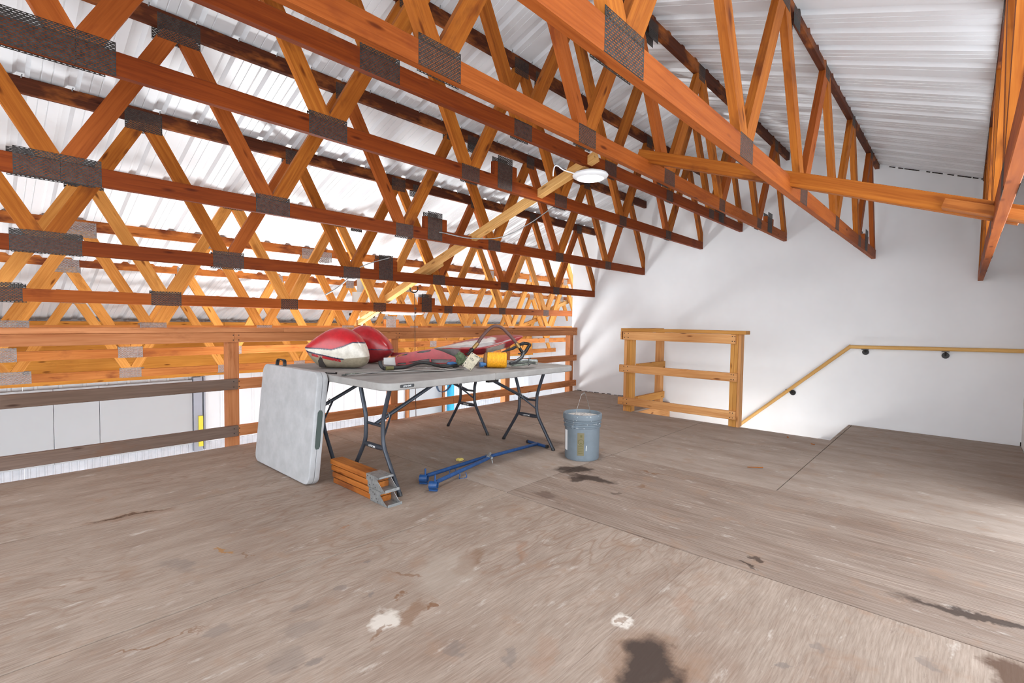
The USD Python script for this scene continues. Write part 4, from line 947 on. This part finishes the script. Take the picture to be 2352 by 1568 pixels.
# strap loop under the far table, blue sheet beyond
sl = thing('strap_loop', 'dark blue strap hanging in a loop under the far table', 'strap', (3.12, 3.6, .45))
add('strap', cat_([lumber(a, b, .004, .028, (0, 1, 0), .001) for a, b in zip(*(lambda q: (q[:-1], q[1:]))(smooth_path([(3.035, 3.72, .655), (3.03, 3.72, .50), (3.045, 3.72, .415), (3.09, 3.72, .385), (3.16, 3.72, .40), (3.215, 3.72, .46), (3.245, 3.72, .56), (3.25, 3.72, .655)], 6)))]), 'blue_cap', sl)
bs = thing('blue_drum', 'narrow bright blue plastic drum far below, seen under the table', 'drum', (6.98, 8.1, -1.4))
add('drum', lathe([(0, -2.5), (.07, -2.5), (.076, -2.45), (.076, -1.9), (.082, -1.88), (.076, -1.86), (.076, -1.0), (.082, -.98), (.076, -.96), (.076, -.32), (.066, -.27), (0, -.26)], 28, (6.98, 8.1, 0)), 'blue_cloth', bs, smooth=40)

# ------------------------------------------------------------------ bucket
BX, BY = 3.305, 2.232
bk = thing('bucket', 'grey plastic pail with dusty lid and wire handle beside the wet stain', 'bucket', (BX, BY, 0))
prof = [(.0, .002), (.130, .0), (.1345, .006), (.135, .03), (.1375, .252), (.146, .256), (.147, .264), (.140, .270), (.140, .282), (.149, .286), (.150, .294), (.142, .299), (.142, .308), (.151, .312), (.153, .318), (.146, .322)]
add('pail', lathe(prof, 56, (BX, BY, 0)), 'bucket_grey', bk, smooth=40)
add('lid', lathe([(.147, .316), (.1535, .320), (.154, .352), (.150, .360), (.142, .361), (.138, .356), (.134, .338), (.131, .335)], 56, (BX, BY, 0)), 'bucket_grey', bk, smooth=40)
add('lid_top', lathe([(.134, .334), (.10, .337), (.05, .336), (.0002, .338)], 40, (BX, BY, 0)), 'dust_lid', bk, smooth=40, label='dust and paint caked on the lid')
def ang_of(dx): return dx
fa = math.atan2(-BY, -BX)      # direction from the pail to the camera
ha = fa + math.radians(-28)     # handle ear
for s_, a_ in ((1, ha), (-1, ha + math.pi)):
    p = np.array([BX + .150*math.cos(a_), BY + .150*math.sin(a_), .268])
    add('handle_ear', cat_([cyl(p - .008*np.array([math.cos(a_), math.sin(a_), 0]), p + .006*np.array([math.cos(a_), math.sin(a_), 0]), .013, 14)]), 'bucket_grey', bk)
e0 = np.array([BX + .157*math.cos(ha), BY + .157*math.sin(ha), .268]); e1 = np.array([BX - .157*math.cos(ha), BY - .157*math.sin(ha), .268])
hp_ = [e0, e0*.85+e1*.15 + [0, 0, .10], e0*.66+e1*.34 + [0, 0, .20], e0*.56+e1*.44 + [0, 0, .238], e0*.42+e1*.58 + [0, 0, .245], e0*.28+e1*.72 + [0, 0, .19], e0*.10+e1*.90 + [0, 0, .09], e1]
add('wire_handle', tube(smooth_path(hp_, 6), .0022, 8), 'wire_steel', bk, smooth=True)
add('grip', tube([hp_[3], hp_[4]], .006, 10), 'wire_steel', bk, smooth=35)
def patch(a0, a1, z0, z1, r0, r1, n=10, e=.0006):
    aa = np.linspace(a0, a1, n); V = []
    for z, r in ((z0, r0), (z1, r1)):
        for a in aa: V.append((BX+(r+e)*math.cos(a), BY+(r+e)*math.sin(a), z))
    F = []
    for i in range(n-1): F += [(i, i+1, n+i+1), (i, n+i+1, n+i)]
    return trimesh.Trimesh(V, F, process=False)
def rad(z): return .135 + .0025*(z-.03)/.222
g0, g1 = fa + math.radians(-15), fa + math.radians(7)
add('label_print', patch(g0, g1, .045, .222, rad(.045), rad(.222)), 'bucket_gold', bk, label='faded gold printed label')
m_ = []
ga = fa + math.radians(-3); cz = .150
pts = [(BX+(rad(cz)+.001)*math.cos(ga + .022*math.cos(q)/.136), BY+(rad(cz)+.001)*math.sin(ga + .022*math.cos(q)/.136), cz + .022*math.sin(q)) for q in np.linspace(0, 2*np.pi, 24, endpoint=False)]
m_.append(tube(pts, .0016, 5, closed=True))
for k in range(5):
    z = .115 - k*.013; m_.append(patch(g0+.05, g1-.06, z, z+.004, rad(z), rad(z), 8, .0012))
m_.append(patch(ga-.05, ga+.06, .188, .206, rad(.19), rad(.206), 6, .0012))
m_.append(patch(ga-.07, ga+.05, .140, .146, rad(.14), rad(.146), 6, .0012))
add('print_lines', cat_(m_), 'olive', bk)
add('side_label', patch(fa + math.radians(-76), fa + math.radians(-56), .07, .23, rad(.07), rad(.23)), 'label_white', bk)
m_ = [trimesh.creation.icosphere(1, rng.uniform(.0012, .003)).apply_scale((1, 1, rng.uniform(.6, 2))) for _ in range(22)]
for q in m_:
    a = fa + rng.uniform(-1.2, 1.2); z = rng.choice([.35, .345, .32, .29, .26, rng.uniform(.03, .24)]); r = {.35: .154, .345: .154, .32: .152, .29: .15, .26: .146}.get(z, rad(z)); q.apply_translation((BX+r*math.cos(a), BY+r*math.sin(a), z))
m_.append(tube([(BX+.137*math.cos(fa+.24), BY+.137*math.sin(fa+.24), .085), (BX+.137*math.cos(fa+.26), BY+.137*math.sin(fa+.26), .125)], .003, 6))
add('paint_drip', cat_(m_), 'white_paint', bk, kind='stuff')

# ------------------------------------------------------------------ stacked bracketed beams (folded trestle heads)
def trestle(z0, yo, label):
    t = thing('bracketed_beam', label, 'timber', (1.655, 2.72, z0), group='bracketed timbers stacked by the table leg')
    xa, xb = 1.610, 1.702; g = .0375
    ya_, yb_ = 2.505+yo, 3.045+yo
    for k in range(2):
        add('board', lumber((.5*(xa+xb), ya_+.0, z0+g*(k+.5)), (.5*(xa+xb), yb_ - (.012 if k == 0 else 0), z0+g*(k+.5)), xb-xa-.004, g-.004, (0, 0, 1), .003), 'block_wood', t, grain=((xa, 0, 0), (0, 1, 0)))
    th = .003
    side = Polygon([(2.600+yo, .040), (2.600+yo, .0745), (2.470+yo, .0765), (2.470+yo, .064), (2.485+yo, .056), (2.44+yo, .020), (2.405+yo, .003), (2.585+yo, .001), (2.585+yo, .036)])
    for x0 in (xa-th, xb):
        add('bracket_side', prism_x(affinity.translate(side, 0, z0), x0, x0+th), 'galvanized', t)
    tp = box(xa-th, xb+th, 2.462+yo, 2.60+yo, z0+.0752, z0+.0772).difference(box(xa+.035, xa+.075, 2.500+yo, 2.506+yo, z0, z0+.2), engine='manifold')
    add('bracket_plate', tp, 'galvanized', t)
    add('bracket_plate', cat_([box(xa-th, xb+th, 2.400+yo, 2.585+yo, z0-.0005, z0+.0025), lumber((xa-th, 2.402+yo, z0+.008), (xb+th, 2.402+yo, z0+.008), .003, .016)]), 'galvanized', t)
    add('bracket_lip', lumber((xa-th, 2.463+yo, z0+.072), (xb+th, 2.463+yo, z0+.072), .004, .012), 'galvanized', t)
    m_ = []
    for yy, zz in ((2.585, .066), (2.555, .058), (2.535, .050), (2.565, .014), (2.52, .026), (2.505, .012)):
        m_.append(cyl((xa-th-.0006, yy+yo, z0+zz), (xa-th+.001, yy+yo, z0+zz), .0035, 8))
    add('rivet', cat_(m_), 'dark_gap', t, kind='stuff')
    return t
trestle(.0, .0, 'orange board pair in a steel bracket, lower of the two stacked by the table leg')
trestle(.0785, .028, 'orange board pair in a steel bracket, upper of the two stacked by the table leg')

# ------------------------------------------------------------------ blue forked bar on the floor
bb = thing('blue_bar', 'blue steel T bar with forked clamp ends lying on the floor', 'tool', (2.65, 2.65, 0))
rr = .0135
add('crosspiece', tube([(3.325, 2.60, rr), (3.350, 2.835, rr)], rr, 14), 'blue_paint', bb, smooth=40)
add('end_cap', cat_([cyl((3.3245, 2.593, rr), (3.3262, 2.61, rr), .0150, 14), cyl((3.3488, 2.826, rr), (3.3505, 2.843, rr), .0150, 14)]), 'black_plastic', bb)
add('shaft', tube([(3.338, 2.718, rr+.002), (2.70, 2.648, .045)], rr, 14), 'blue_paint', bb, smooth=40)
add('fork', tube([(2.69, 2.650, .045), (2.64, 2.66, .045), (2.04, 2.597, .050)], rr, 14), 'blue_paint', bb, smooth=40)
add('fork', tube([(2.69, 2.640, .045), (2.62, 2.618, .045), (2.00, 2.452, .050)], rr, 14), 'blue_paint', bb, smooth=40)
add('joint', cat_([cyl((2.63, 2.62, .052), (2.70, 2.665, .060), .013, 10), cyl((2.655, 2.60, .046), (2.675, 2.685, .05), .010, 10), tube([(2.66, 2.605, .03), (2.662, 2.60, .004)], .004, 8)]), 'galvanized', bb, smooth=40)
for (x, y) in ((2.012, 2.594), (1.972, 2.444)):
    ang = np.linspace(math.radians(-60), math.radians(240), 15)
    d = np.array([.56, -.83]) ; nrm = np.array([.83, .56])
    out, inn = [], []
    for rad_, L_ in ((.026, out), (.0215, inn)):
        for a in ang: L_.append((math.cos(a)*rad_, math.sin(a)*rad_ + .038))
    ring = Polygon(out + inn[::-1])
    e = trimesh.creation.extrude_polygon(ring, .052, engine='earcut'); v = e.vertices.copy()
    e.vertices = np.stack([x + v[:, 0]*nrm[0] + (v[:, 2]-.026)*d[0], y + v[:, 0]*nrm[1] + (v[:, 2]-.026)*d[1], v[:, 1]], 1); e.fix_normals()
    lip = cat_([lumber((x-.026*d[0], y-.026*d[1], .008), (x+.026*d[0], y+.026*d[1], .008), .026, .012)])
    add('clamp', cat_([e, lip]), 'blue_paint', bb, smooth=35)
    add('clamp_pin', cyl((x+.01*d[0], y+.01*d[1], .062), (x+.01*d[0], y+.01*d[1], .105), .006, 10), 'blue_paint', bb, smooth=40)
for (x, y) in ((2.24, 2.617), (2.245, 2.517)):
    add('foot_clip', tube(smooth_path([(x, y, .062), (x+.004, y-.012, .03), (x, y-.012, .004), (x+.055, y-.022, .004), (x+.058, y-.01, .036)], 5), .0035, 6), 'blue_paint', bb, smooth=True)

# ------------------------------------------------------------------ scraps on the floor
yp = thing('paper_scrap', 'small crumpled yellow paper scrap on the floor by the blue bar', 'paper', (2.543, 2.836, 0))
ic = trimesh.creation.icosphere(3, 1.0); n_ = meshkit.fbm(ic.vertices*2.6 + 2, 4); vv = ic.vertices*(.55+.85*n_)[:, None]; vv[:, 2] -= vv[:, 2].min()
add('paper', trimesh.Trimesh(np.array([2.543, 2.836, 0]) + vv*[.028, .028, .010], ic.faces, process=False), 'paper_yellow', yp)
sv = thing('wood_splinter', 'thin orange wood splinter lying on the pale floor at right', 'splinter', (3.99, 1.13, 0))
add('splinter', lumber((3.955, 1.175, .004), (4.02, 1.085, .005), .006, .005, (0, 0, 1), .001), 'web_wood', sv, grain=((0, 0, 0), (1, -1, 0)))
for i, (x, y, a, L_, lab) in enumerate(((5.30, 1.22, .3, .05, 'small dark wood chip on the floor near the stair opening'), (5.15, .98, .9, .035, 'tiny dark splinter on the floor at the corner of the stair opening'))):
    sv = thing('wood_chip', lab, 'wood chip', (x, y, 0))
    add('chip', lumber((x-L_/2*math.cos(a), y-L_/2*math.sin(a), .004), (x+L_/2*math.cos(a), y+L_/2*math.sin(a), .004), .012, .006, (0, 0, 1), .001), 'block_wood', sv, grain=((0, 0, 0), (1, 0, 0)))
for i, (p0, p1, lab) in enumerate((((4.02, .726, 2.0+.0), (4.10, .64, 2.0), 'upper bent nail in the long diagonal truss chord'), )):
    pass
